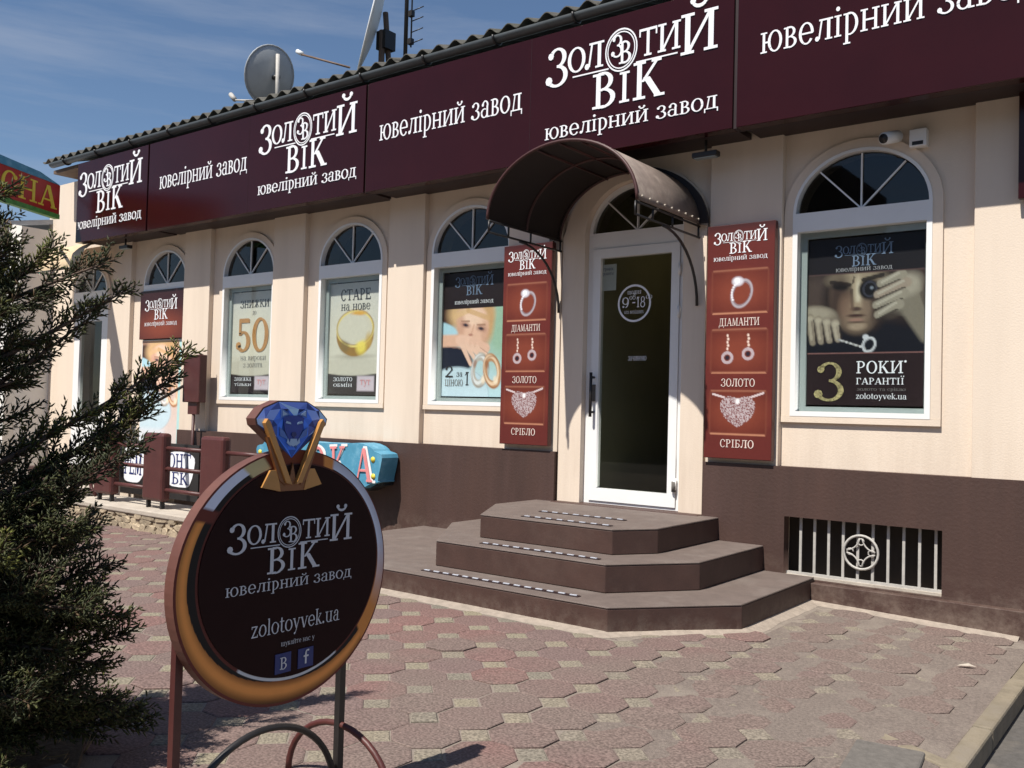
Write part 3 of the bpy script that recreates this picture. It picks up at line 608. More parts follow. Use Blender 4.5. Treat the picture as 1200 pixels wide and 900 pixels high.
for x in (-2.53, -1.30): bp(B().box(x, YB+.005, .0, x+.02, YB+.19, .60).ob('basement_wall', m_dark, bld))
for x, y, l_ in ((-1.45, 8.2, 'small lit ceiling lamp seen through the arched glass of the right window'), (-3.52, 7.9, 'small lit ceiling lamp seen through the arched glass over the shop door')):
    t = thing('ceiling_lamp', l_, 'lamp', (x, y, 3.29), group='lit ceiling lamps inside the shop')
    B().tube([(0, 0, .06), (0, 0, .02)], .09, 14).ob('housing', m_white, t)
    B().tube([(0, 0, .02), (0, 0, .0)], .075, 14).ob('bulb_disc', m_lamp, t)

# windows
def window(xc, z0, hw=.475, zs=2.75, rz=.42, lower=True):
    wn = thing_part('window', bld, (xc, YB, 0))
    out = archloop(-hw, hw, z0, zs, rz); fw = .036
    ins = [archloop(-hw+fw-.012, hw-fw+.012, zs+.0, zs+.001, rz-.035)]
    ins[0] = [(-hw+.022, zs)]+[(hw-.022, zs)]+arc(0, zs, hw-.022, rz-.022, 0, 180, 24)[1:-1]
    ins.append([(-hw+fw, z0+fw), (hw-fw, z0+fw), (hw-fw, zs-.135), (-hw+fw, zs-.135)])
    ob('frame', fill2d('frame', [out]+ins, -.028, .05), m_white, wn)
    for a in (45, 90, 135):
        ca, sa = math.cos(math.radians(a)), math.sin(math.radians(a)); R_ = 1/math.sqrt((ca/(hw-.03))**2+(sa/(rz-.03))**2); px, pz = -sa*.0055, ca*.0055
        B().prism([(px, zs+pz-.002), (-px, zs-pz-.002), (R_*ca-px, zs+R_*sa-pz), (R_*ca+px, zs+R_*sa+pz)], .004, .018).ob('glazing_bar', m_white, wn)
    lun = B().prism([(-hw+.03, zs-.004), (hw-.03, zs-.004)]+arc(0, zs, hw-.03, rz-.03, 0, 180, 24)[1:-1], .022, .026); lun.ob('pane', m_glassl, wn)
    if lower:
        B().box(-hw+fw-.002, .026, z0+fw-.002, hw-fw+.002, .030, zs-.133).ob('pane', m_glass, wn)
        inn = [(-hw+fw-.01, z0+fw-.01), (hw-fw+.01, z0+fw-.01), (hw-fw+.01, zs-.125), (-hw+fw-.01, zs-.125)]
        g2 = .05; inh = [(-hw+fw+g2, z0+fw+.035), (hw-fw-.02, z0+fw+.035), (hw-fw-.02, zs-.18), (-hw+fw+g2, zs-.18)]
        ob('inner_frame', fill2d('inner_frame', [inn, inh], .046, .066), m_greyframe, wn)
    # plaster moulding round the arch and down the sides
    A = [(-hw, z0-.0)]+[(-hw, zs)]+arc(0, zs, hw, rz, 180, 0, 28)[1:-1]+[(hw, zs), (hw, z0)]
    C = [(-hw-.065, z0)]+[(-hw-.065, zs)]+arc(0, zs, hw+.065, rz+.065, 180, 0, 28)[1:-1]+[(hw+.065, zs), (hw+.065, z0)]
    B().strip(A, C, -.022, .01).ob('moulding', m_stucco, wn)
    if lower: B().box(-hw-.065, -.026, z0-.045, hw+.065, .01, z0-.001).ob('sill', m_stucco, wn)
    return wn
def thing_part(name, parent, loc):
    o = link(bpy.data.objects.new(name, None)); o.parent = parent; o.location = Vector(loc)-Vector((-6, 6.5, 0)); o.empty_display_size = .1; return o
for xc, z0 in WIN: window(xc, z0)
window(-10.505, 2.50, lower=False)
wd = window(-12.315, 2.50, hw=.435, rz=.34, lower=False)

# shop door
dr = thing_part('door', bld, (-3.745, YB, 0))
hw = .455
out = [(-hw, .50), (hw, .50), (hw, 2.757), (-hw, 2.757)]
ob('frame', fill2d('frame', [out, [(-hw+.05, .53), (hw-.05, .53), (hw-.05, 2.64), (-hw+.05, 2.64)]], .0, .07), m_white, dr)
lf = ob('leaf', fill2d('leaf', [[(-hw+.053, .535), (hw-.053, .535), (hw-.053, 2.637), (-hw+.053, 2.637)], [(-hw+.125, .64), (hw-.125, .64), (hw-.125, 2.56), (-hw+.125, 2.56)]], -.012, .05), m_white, dr)
B().box(-hw+.12, .016, .635, hw-.12, .022, 2.565).ob('pane', m_glassdoor, lf)
# lunette over the door
ll = [(-hw+.03, 2.76), (hw-.03, 2.76)]+arc(0, 2.76, hw-.03, .38, 0, 180, 24)[1:-1]
ob('arch_frame', fill2d('arch_frame', [[(-hw, 2.7575), (hw, 2.7575)]+arc(0, 2.7575, hw, .41, 0, 180, 24)[1:-1], [(-hw+.035, 2.775), (hw-.035, 2.775)]+arc(0, 2.775, hw-.035, .36, 0, 180, 24)[1:-1]], .0, .06), m_white, dr)
for a in (42, 90, 138):
    ca, sa = math.cos(math.radians(a)), math.sin(math.radians(a)); R_ = 1/math.sqrt((ca/.42)**2+(sa/.375)**2); px, pz = -sa*.005, ca*.005
    B().prism([(px, 2.772+pz), (-px, 2.772-pz), (R_*ca-px, 2.772+R_*sa-pz), (R_*ca+px, 2.772+R_*sa+pz)], .012, .035).ob('glazing_bar', m_white, dr)
B().prism(ll, .04, .044).ob('pane', m_glassl, dr)
# handle: long bar and plates
h_ = B().tube([(-hw+.088, -.065, 1.23), (-hw+.088, -.065, 1.60)], .013, 8); h_.tube([(-hw+.088, -.065, 1.27), (-hw+.088, -.012, 1.27)], .010, 6); h_.tube([(-hw+.088, -.065, 1.56), (-hw+.088, -.012, 1.56)], .010, 6)
h_.ob('handle', m_black, lf)
B().box(-hw+.072, -.03, 1.36, -hw+.104, -.0125, 1.50).ob('lock_plate', m_greyslab, lf)
for z in (.72, 2.08, 2.42): B().tube([(hw-.05, -.02, z-.045), (hw-.05, -.02, z+.045)], .012, 8).ob('hinge', m_white, lf)
B().tube([(hw-.06, -.024, .66), (hw-.06, -.024, .74)], .018, 8).ob('hinge', m_greyslab, lf)
# portal moulding round the door
A = [(-hw-.003, .5), (-hw-.003, 2.76)]+arc(0, 2.76, hw+.003, .415, 180, 0, 28)[1:-1]+[(hw+.003, 2.76), (hw+.003, .5)]
C = [(-hw-.225, .5), (-hw-.225, 2.76)]+arc(0, 2.76, hw+.2, .52, 180, 0, 28)[1:-1]+[(hw+.20, 2.76), (hw+.20, .5)]
B().strip(A, C, -.062, .012).ob('moulding', m_stucco, dr)
# opening hours sticker
st = B()
def ringflat(b, cx, cz, R1, R0, y, n=36):
    for i in range(n):
        a, c = [2*PI*(i+k)/n for k in (0, 1)]; b.prism([(cx+R0*math.cos(a), cz+R0*math.sin(a)), (cx+R1*math.cos(a), cz+R1*math.sin(a)), (cx+R1*math.cos(c), cz+R1*math.sin(c)), (cx+R0*math.cos(c), cz+R0*math.sin(c))], y-.002, y, back=False, sides=False)
ringflat(st, 0, 0, .155, .138, 0)
text_b('9', .085, -.115, -.035, b=st); text_b('00', .03, -.045, .03, b=st); text_b('-18', .085, -.02, -.035, b=st, width=.125); text_b('00', .03, .108, .03, b=st)
text_b('щодня', .028, 0, .075, b=st, align='c', width=.13); text_b('з', .028, 0, .045+.012, b=st, align='c'); text_b('без вихідних', .024, 0, -.085, b=st, align='c', width=.18)
o = st.ob('opening_hours_sticker', m_letter); o.location = (-3.76, YB+.014, 2.17); tag(o, 'round white opening hours sticker reading 9-18 on the dark door glass', 'sticker')
b = text_b('зачинено', .035, 0, 0, align='c', width=.17); o = b.ob('door_notice_lettering', m_letter); o.location = (-3.72, YB+.014, 1.70)
tag(o, 'tiny white word notice across the middle of the shop door glass', 'sticker')
o = B().box(-.075, 0, -.11, .075, .003, .11).ob('paper_notice', m_white); o.location = (-4.02, YB+.028, 2.40); tag(o, 'pale paper notice behind the upper left corner of the door glass', 'notice')
text('графік', .02, 0, .06, m_navy, o, align='c', width=.10); text('роботи', .02, 0, .02, m_navy, o, align='c', width=.1)

# far left door with its awning
fd = thing_part('door', bld, (-12.315, YB, 0))
ob('frame', fill2d('frame', [[(-.435, .32), (.435, .32), (.435, 2.497), (-.435, 2.497)], [(-.29, .95), (.29, .95), (.29, 2.34), (-.29, 2.34)]], .0, .07), m_white, fd)
B().box(-.30, .03, .94, .30, .036, 2.35).ob('pane', m_glassdoor, fd)
# ---------------------------------------------------------------- stairs
stair = thing('entrance_steps', 'three brown tiled entrance steps with cut corners below the shop door', 'steps', (-3.7, 5.5, 0))
def sp(b, nm, m): o = b.ob(nm, m, stair, bevel=.006); o.location = (3.7, -5.5, 0); return o
polys = [([(-5.92, 4.57), (-2.745, 4.57), (-2.205, 5.215), (-2.205, 6.464), (-5.92, 6.464)], -.12, .155),
         ([(-4.90, 5.6), (-4.36, 4.90), (-2.965, 4.90), (-2.58, 5.42), (-2.58, 6.466), (-4.90, 6.466)], .156, .335),
         ([(-4.62, 5.9), (-4.235, 5.235), (-3.12, 5.235), (-2.935, 5.52), (-2.935, 6.468), (-4.62, 6.468)], .336, .505)]
polys[1] = ([(-4.95, 5.75), (-4.36, 4.90), (-2.965, 4.90), (-2.58, 5.42), (-2.58, 6.462), (-4.95, 6.462)], .156, .335)
for p, z0, z1 in polys:
    sp(B().slab(p, z0, z1-.012), 'step', m_step)
    q = [(x, y-(.004 if y < 6 else 0)) for x, y in p]
    sp(B().slab(q, z1-.0118, z1), 'tread', m_tread)
sp(B().box(-4.43, 6.40, .40, -3.08, 6.72, .511), 'threshold', m_step)
def strip(x0, x1, y, z):
    o = thing_like = sp(B().box(x0, y-.022, z, x1, y+.022, z+.004), 'grip_strip', m_signdark)
    n = int((x1-x0)/.085); me = None
    for i in range(n):
        x = x0+(i+.5)*(x1-x0)/n
        c = link(bpy.data.objects.new('grip_stud', stud)); c.parent = o; c.location = (x, y, z+.004); c.rotation_euler = (0, 0, random.uniform(-.1, .1))
stud = B().box(-.024, -.007, 0, .024, .007, .004).mesh('grip_stud'); stud.materials.append(m_greylet)
strip(-4.30, -3.02, 4.70, .156); strip(-4.05, -3.08, 5.02, .336); strip(-3.95, -3.2, 5.36, .506); strip(-4.05, -3.3, 5.72, .506)

# ---------------------------------------------------------------- fascia signs
def fascia(x0, x1, label, words):
    s = thing('fascia_sign', label, 'sign', ((x0+x1)/2, 6.10, 3.32), group='maroon fascia signs above the shop windows')
    w = (x1-x0)/2-.015
    B().box(-w, 0, 0, w, .10, 1.05).ob('panel', m_sign, s, bevel=.004)
    B().box(-w+.02, .10, .02, w-.02, .44, .06).ob('support_frame', m_signdark, s)
    B().box(-w+.02, .10, .95, w-.02, .44, 1.01).ob('support_frame', m_signdark, s)
    for x in np.linspace(-w+.06, w-.06, max(2, int(w*2))): B().box(x-.02, .10, .06, x+.02, .14, .95).ob('support_frame', m_signdark, s)
    B().box(-w-.014, .1005, .0, w+.014, .12, 1.04).ob('rear_layer', m_signdark, s)  # added behind the joints to stop sun leaking through the gaps
    if x1 < 0: B().box(w+.0005, .02, 0, w+.0295, .10, 1.05).ob('joint_light_stop', m_signdark, s)  # dark filler added in the gap to block a sun sliver on the wall
    if abs(x1-x0) > 3: B().box(-.001+w*.04, -.0012, 0.002, .001+w*.04, 0, 1.048).ob('seam', m_signdark, s)
    for kk in words: kk(s)
    return s
def small(x, w, z=.47, size=.145): return lambda s: text('ювелірний завод', size, x-s.location.x, z, m_letter, s, width=w, depth=.004, sides=True)
def big(x, w, z=.665, h=.213): return lambda s: logo_b(x-s.location.x, z, w, h, depth=.006, sides=True).ob('lettering', m_letter, s)
fascia(-10.25, -6.48, 'maroon fascia panel second from the left, above the two narrow ring-poster windows', [small(-9.99, 1.68), big(-8.11, 1.52)])
fascia(-6.48, -2.71, 'maroon fascia panel with the biggest logo above the shop door and canopy', [small(-6.29, 1.69), big(-4.36, 1.53)])
fascia(-2.71, 1.06, 'maroon fascia panel at the far right above the man poster window', [small(-2.52, 1.72, .49), big(-.5, 1.5)])
fascia(-11.95, -10.25, 'short maroon fascia panel at the far left end above the tall door poster', [big(-11.88, 1.52)])
# lamps under fascia, camera
def spot(x, l_):
    t = thing('spot_lamp', l_, 'lamp', (x, 6.30, 3.30), group='small dark lamps under the fascia')
    B().tube([(0, 0, .03), (0, 0, -.06)], .012, 6).ob('bracket', m_black, t)
    B().box(-.10, -.035, -.10, .10, .04, -.06).ob('lamp_head', m_black, t, bevel=.006); B().box(-.085, -.028, -.106, .085, .032, -.1005).ob('lens', m_greyframe, t)
spot(-11.05, 'small dark lamp under the fascia at the far left above the tall poster'); spot(-3.02, 'small dark lamp under the fascia just right of the canopy')
t = thing('security_camera', 'white bullet security camera above the right arched window', 'camera', (-1.72, 6.50, 3.19))
B().tube([(0, .05, .02), (0, 0, .02)], .022, 8).ob('mount', m_white, t)
B().tube([(-.035, -.13, -.03), (.02, .0, .01)], .042, 12).ob('housing', m_white, t); B().tube([(-.039, -.139, -.033), (-.035, -.13, -.03)], .032, 12).ob('lens', m_black, t)
t = thing('alarm_box', 'small white alarm box with dark slot beside the security camera', 'box', (-1.57, 6.52, 3.17))
B().box(-.055, -.03, -.06, .055, .04, .06).ob('case', m_white, t, bevel=.006); B().box(-.035, -.0315, -.05, .035, -.03, -.025).ob('slot', m_black, t)
b = B().box(-.16, -.03, 0, .16, .02, .70)
o = b.ob('hanging_sign', m_sign, bevel=.004); o.location = (-.80, 6.46, 2.67); tag(o, 'maroon hanging board cut by the right edge of the picture under the fascia', 'sign')

# ---------------------------------------------------------------- canopy
can = thing('door_canopy', 'brown arched metal canopy with bracketed sides over the shop door', 'canopy', (-3.80, 6.5, 2.74))
RX, RZ, PR = .655, .50, 1.0
n = 36; v = []; f = []
for y in (-PR, 0):
    for t in (0, .012):
        v += [((RX+t)*math.cos(PI*k/n), y, (RZ+t)*math.sin(PI*k/n)) for k in range(n+1)]
m_ = n+1
for k in range(n): f += [(k, k+1, 2*m_+k+1, 2*m_+k), (m_+k, 3*m_+k, 3*m_+k+1, m_+k+1), (k, m_+k, m_+k+1, k+1), (2*m_+k, 2*m_+k+1, 3*m_+k+1, 3*m_+k)]
f += [(0, 2*m_, 3*m_, m_), (n, m_+n, 3*m_+n, 2*m_+n)]
B().add(v, f, True).ob('roof_sheet', m_canopy, can)
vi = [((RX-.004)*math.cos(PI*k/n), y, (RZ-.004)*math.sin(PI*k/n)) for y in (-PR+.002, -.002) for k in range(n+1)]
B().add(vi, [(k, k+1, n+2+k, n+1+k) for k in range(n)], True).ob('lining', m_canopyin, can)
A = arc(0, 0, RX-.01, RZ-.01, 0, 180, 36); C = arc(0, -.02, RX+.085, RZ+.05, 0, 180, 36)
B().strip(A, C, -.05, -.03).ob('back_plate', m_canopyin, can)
for y in (-PR-.004, -.5, -.02):
    B().tube([((RX-.006 if y > -.9 else RX+.004)*math.cos(PI*k/n), y, (RZ-.006 if y > -.9 else RZ+.004)*math.sin(PI*k/n)) for k in range(n+1)], .013, 6).ob('arch_rim', m_canopyrim, can)
# rivets along the lower right edge
for i in range(9): B().tube([(RX+.012, -.95+i*.11, .03), (RX+.020, -.95+i*.11, .03)], .010, 6).ob('rivet', m_slab, can)
for sx in (-1, 1):
    b = B(); x = sx*(RX-.01)
    for z in (-.012, -.10): b.tube([(x, -PR, z), (x, 0, z)], .009, 6)
    for y in (-PR, -.75, -.45, -.02): b.tube([(x, y, -.012), (x, y, -.10)], .009, 6)
    b.ob('side_rail', m_black, can)
    B().tube([(x, -.60+.58*math.sin(t)*1.0, -.11-.52*(1-math.cos(t))) for t in np.linspace(0, PI/2, 12)], .011, 6).ob('curved_brace', m_black, can)
for k in (-.3, 0, .3): B().tube([(RX*k, -PR, RZ*math.sqrt(1-k*k)-.012), (RX*k, 0, RZ*math.sqrt(1-k*k)-.012)], .009, 6).ob('purlin', m_canopyrim, can)

# ---------------------------------------------------------------- tall product boards beside the door
def product_canvas():
    c = Canvas(78, 260, (84, 34, 31), 3.33)
    c.ell(.5, 1.6, .9, 2.2, (98, 38, 32), 1.2); 
    for i, y0 in enumerate((.68, 1.53, 2.40)):
        y1 = y0+.56
        c.rect(.07, y0-.02, .93, y1+.02, (120, 68, 50), .6, .02); c.rect(.09, y0, .91, y1, (92, 36, 28))
        c.ell(.5, (y0+y1)/2, .40, .25, (126, 60, 42), 1.1, 0, .9)
        c.line(.1, y0-.03, .9, y0-.03, .012, (150, 98, 76), .7); c.line(.1, y1+.03, .9, y1+.03, .012, (186, 130, 100), .8)
    c.rect(-.1, -.1, 1.1, .10, (40, 22, 26), .7, .2)
    # ring with stone
    y = .99; c.oring(.53, y, .14, .19, .13, (168, 160, 166), .38); c.oring(.53, y, .125, .175, .03, (110, 90, 98), .38)
    c.ell(.47, y-.175, .085, .065, (205, 205, 214), .5); c.ell(.46, y-.19, .04, .035, (245, 246, 250), .4)
    for k in range(9): a = 1.9+k*.22; c.ell(.53+.15*math.cos(a), y-.19*math.sin(a)*.9, .016, .016, (240, 240, 245), .5, 0, .8)
    # earrings
    for ex in (.33, .64):
        for k in range(5): c.ell(ex+(k % 2)*.01, 1.585+k*.047, .016, .02, (228, 205, 190), .5)
        ey = 1.90-(.05 if ex > .5 else 0); c.oring(ex, ey, .07, .07, .3, (178, 162, 166)); c.ell(ex, ey, .035, .035, (40, 30, 42), .4)
    # heart pendant on a chain
    c.line(.12, 2.42, .45, 2.51, .014, (205, 190, 190)); c.line(.88, 2.40, .55, 2.51, .014, (205, 190, 190))
    X, Y = (c.X-.5)/.23, -(c.Y-2.70)/.20; hrt = (X**2+Y**2-1)**3-X**2*Y**3 < 0
    nse = rng.random(X.shape); c.mix(hrt*(.5+.5*(nse > .4)), (180, 166, 168)); c.mix(hrt*(nse < .38)*.85, (112, 60, 58)); c.ell(.5, 2.52, .03, .04, (235, 230, 230), .4)
    c.speck(.05); return c
pcan = product_canvas()
def product_board(x0, x1, z0, z1, label):
    w = x1-x0; h = z1-z0
    t = thing('product_board', label, 'sign', ((x0+x1)/2, 6.43, z0), group='tall maroon product boards either side of the shop door')
    B().box(-w/2, 0, 0, w/2, .05, h).ob('board', m_signred, t)
    ob('print', pcan.mesh('print', -w/2+.004, .004, w/2-.004, h-.004, -.0025), m_paint, t)
    logo_b(-w*.40, h-.125, w*.80, .062, y=-.003, depth=.002).ob('lettering', m_letter, t)
    for s, zz in (('ДІАМАНТИ', h*(1-1.41/3.33)), ('ЗОЛОТО', h*(1-2.27/3.33)), ('СРІБЛО', h*(1-3.13/3.33))):
        text(s, .058, 0, zz-.02, m_goldlet, t, align='c', width=w*(.60 if len(s) > 6 else .50), y=-.003, depth=.002)
product_board(-5.01, -4.49, .97, 2.72, 'tall maroon product board with ring, earrings and heart, left of the door')
product_board(-3.05, -2.52, .95, 2.70, 'tall maroon product board with ring, earrings and heart, right of the door')

# ---------------------------------------------------------------- window posters
def poster(xc, z0, canvas, label, extras, zt=2.56, x0=-.40, x1=.36):
    t = thing('window_poster', label, 'poster', (xc, YB+.072, z0+.085))
    w = x1-x0; h = zt-(z0+.085)
    B().box(x0, 0, 0, x1, .01, h).ob('rear_layer', m_white, t)
    ob('print', canvas.mesh('print', x0, 0, x1, h, -.002), m_paint, t)
    extras(t, x0, w, h); return t
def TX(t, s, size, x, z, m, width=None, align='c'): return text(s, size, x, z, m, t, width=width, align=align, y=-.0025, depth=.002)
# 1 "50"
def bg_cream():
    c = Canvas(76, 116, (196, 192, 178), 1.5); c.vgrad(0, 1.5, (200, 198, 190), (192, 186, 166)); c.ell(.5, .7, .5, .45, (214, 208, 188), 1.2)
    c.rect(-.1, 1.22, 1.1, 1.6, (42, 32, 34)); c.ell(.5, 1.13, .7, .115, (196, 190, 172), .15); c.rect(.60, 1.25, .93, 1.45, (196, 182, 190), soft=.02); return c
c50 = bg_cream()
def ex50(t, x0, w, h):
    TX(t, 'ЗНИЖКИ', .085, x0+w*.55, h*.845, m_txt, w*.70); TX(t, 'до', .04, x0+w*.55, h*.775, m_txtg, w*.09)
    k = 0
    for s, x, ww in (('5', .13, .36), ('0', .52, .38)):
        bb = text_b(s, .38, x0+w*x-.010, h*.41, width=w*ww, y=-.0025, depth=.003); text_b(s, .365, x0+w*x+.012, h*.41+.007, width=w*ww, y=-.0032, depth=.0035, b=bb); bb.ob('numeral', m_gold, t)
    TX(t, 'на вироби', .045, x0+w*.55, h*.325, m_txtg, w*.62); TX(t, 'з золота', .045, x0+w*.55, h*.255, m_txtg, w*.46)
    TX(t, 'знижка', .04, x0+w*.32, h*.12, m_letter, w*.42); TX(t, 'тільки', .028, x0+w*.32, h*.07, m_letter, w*.42); TX(t, 'тут', .05, x0+w*.765, h*.09, m_pink, w*.2)
poster(-8.82, 1.30, c50, 'cream poster with a big golden 50 in the leftmost narrow window', ex50)
# 2 gold ring
c2 = bg_cream(); c2.ell(.52, .74+.25, .34, .03, (150, 142, 125), 1.2, 0, .7)
c2.ell(.53, .70, .37, .29, (150, 110, 40), .06); c2.ell(.53, .62, .355, .235, (206, 198, 176), .06)
c2.oring(.53, .62, .355, .235, .055, (226, 205, 120), 0, 1, .05); c2.oring(.53, .60, .36, .235, .03, (150, 112, 45), 0, .8, .05)
c2.ell(.66, .86, .10, .10, (236, 214, 90), .8, 0, .9); c2.ell(.33, .84, .09, .09, (120, 100, 55), .8, 0, .7); c2.ell(.60, .415, .14, .03, (214, 160, 60), .8); c2.ell(.5, .62, .31, .185, (206, 200, 180), .2); c2.ell(.8, .78, .06, .1, (196, 160, 70), .8, 0, .7)
def ex2(t, x0, w, h):
    TX(t, 'СТАРЕ', .115, x0+w*.53, h*.845, m_txt, w*.60); TX(t, 'на нове', .065, x0+w*.53, h*.755, m_txt, w*.58)
    TX(t, 'ЗОЛОТО', .04, x0+w*.32, h*.12, m_letter, w*.38); TX(t, 'обмін', .032, x0+w*.32, h*.07, m_letter, w*.38); TX(t, 'тут', .05, x0+w*.765, h*.09, m_pink, w*.2)
poster(-7.12, 1.30, c2, 'cream poster with a wide gold wedding ring in the second narrow window', ex2)
# 3 woman with rings
def woman(w_, h_, asp, head=.40, warm=False):
    c = Canvas(w_, h_, (170, 205, 205), asp); c.vgrad(-.01, asp+.01, *(((206, 160, 132), (226, 222, 220)) if warm else ((178, 205, 196), (186, 214, 220))))
    if not warm: c.ell(.95, head+.25, .28, .4, (158, 190, 165), .9)
    o = head-.416; Y = lambda v: v+o
    c.ell(.05, Y(.50), .22, .16, (74, 52, 44), .5); c.ell(.46, Y(.48), .36, .22, (214, 176, 128), .4); c.ell(.70, Y(.55), .14, .30, (206, 164, 116), .5)
    c.ell(.50, Y(.63), .25, .27, (232, 188, 162), .18, -.15); c.ell(.47, Y(.52), .20, .12, (242, 206, 180), .8)
    c.ell(.30, Y(.62), .07, .18, (206, 156, 130), .9, 0, .7); c.ell(.70, Y(.74), .06, .16, (208, 160, 134), .9, 0, .7)
    c.line(.22, Y(.50), .42, Y(.44), .035, (222, 184, 134), .8); c.line(.42, Y(.44), .74, Y(.54), .03, (212, 170, 120), .8)
    for ex, ey in ((.385, .615), (.635, .665)):
        c.ell(ex, Y(ey), .075, .035, (176, 128, 112), .8, .2, .8); c.ell(ex, Y(ey), .045, .018, (92, 70, 72), .6, .2); c.ell(ex, Y(ey), .018, .016, (36, 38, 52), .5)
        c.line(ex-.07, Y(ey-.05), ex+.06, Y(ey-.045), .009, (146, 104, 78), .7)
    c.line(.52, Y(.62), .485, Y(.72), .014, (212, 160, 136), .6); c.ell(.47, Y(.735), .035, .014, (180, 124, 106), .8)
    c.ell(.06, Y(.66), .20, .075, (176, 214, 226), .3, .3)
    c.ell(.12, Y(1.02), .40, .17, (30, 34, 50), .15, .12)
    c.line(-.05, Y(.80), .30, Y(.80), .075, (228, 182, 156)); c.ell(.42, Y(.83), .20, .085, (236, 194, 170), .2, .25); c.line(.5, Y(.83), .72, Y(.90), .06, (230, 186, 162))
    for (x0_, y0_, x1_, y1_) in ((.34, .86, .48, 1.09), (.42, .87, .56, 1.04), (.50, .88, .63, 1.0), (.58, .89, .72, .97)):
        c.line(x0_, Y(y0_), x1_, Y(y1_), .036, (236, 196, 172), 1, .022); c.line(x0_+.045, Y(y0_), x1_+.03, Y(y1_-.01), .006, (178, 130, 112), .7)
    c.line(.10, Y(.87), .34, Y(.90), .008, (178, 132, 112), .5)
    c.ell(.26, Y(1.46), .52, .34, (198, 218, 226), .1); c.oring(.26, Y(1.46), .52, .34, .012, (150, 170, 182), 0, .6, .03)
    for x_, y_, ro, g_ in ((.63, 1.16, .15, 0), (.82, 1.17, -.25, 1)):
        c.oring(x_, Y(y_), .105, .165, .30, (190, 138, 96) if g_ else (188, 178, 166), ro); c.oring(x_-.012, Y(y_)-.01, .105, .165, .13, (240, 206, 172) if g_ else (230, 228, 226), ro)
        c.oring(x_+.015, Y(y_)+.012, .13, .19, .04, (136, 84, 52) if g_ else (132, 120, 110), ro, .7); c.ell(x_+.06, Y(y_)+.11, .035, .05, (250, 228, 200), .7, ro, .8); c.ell(x_-.08, Y(y_)-.08, .03, .05, (150, 92, 60), .7, ro, .6)
    c.speck(.03); return c
c3 = woman(84, 126, 1.5, .44); c3.rect(-.1, -.1, 1.1, .44, (38, 28, 30)); c3.speck(.03)
def ex3(t, x0, w, h):
    logo_b(x0+w*.20, h*.90, w*.62, .066, y=-.0025, depth=.002, sub=False).ob('lettering', m_bluelet, t)
    TX(t, 'ювелірний завод', .030, x0+w*.51, h*.745, m_letter, w*.62)
    TX(t, '2', .105, x0+w*.14, h*.155, m_txt, w*.15); TX(t, 'за', .04, x0+w*.31, h*.16, m_txt, w*.10); TX(t, '1', .125, x0+w*.43, h*.09, m_txt, w*.08); TX(t, 'ціною', .06, x0+w*.22, h*.085, m_txtg, w*.30)
poster(-5.50, 1.30, c3, 'poster of a blonde woman and two gold rings, in the window left of the door', ex3)
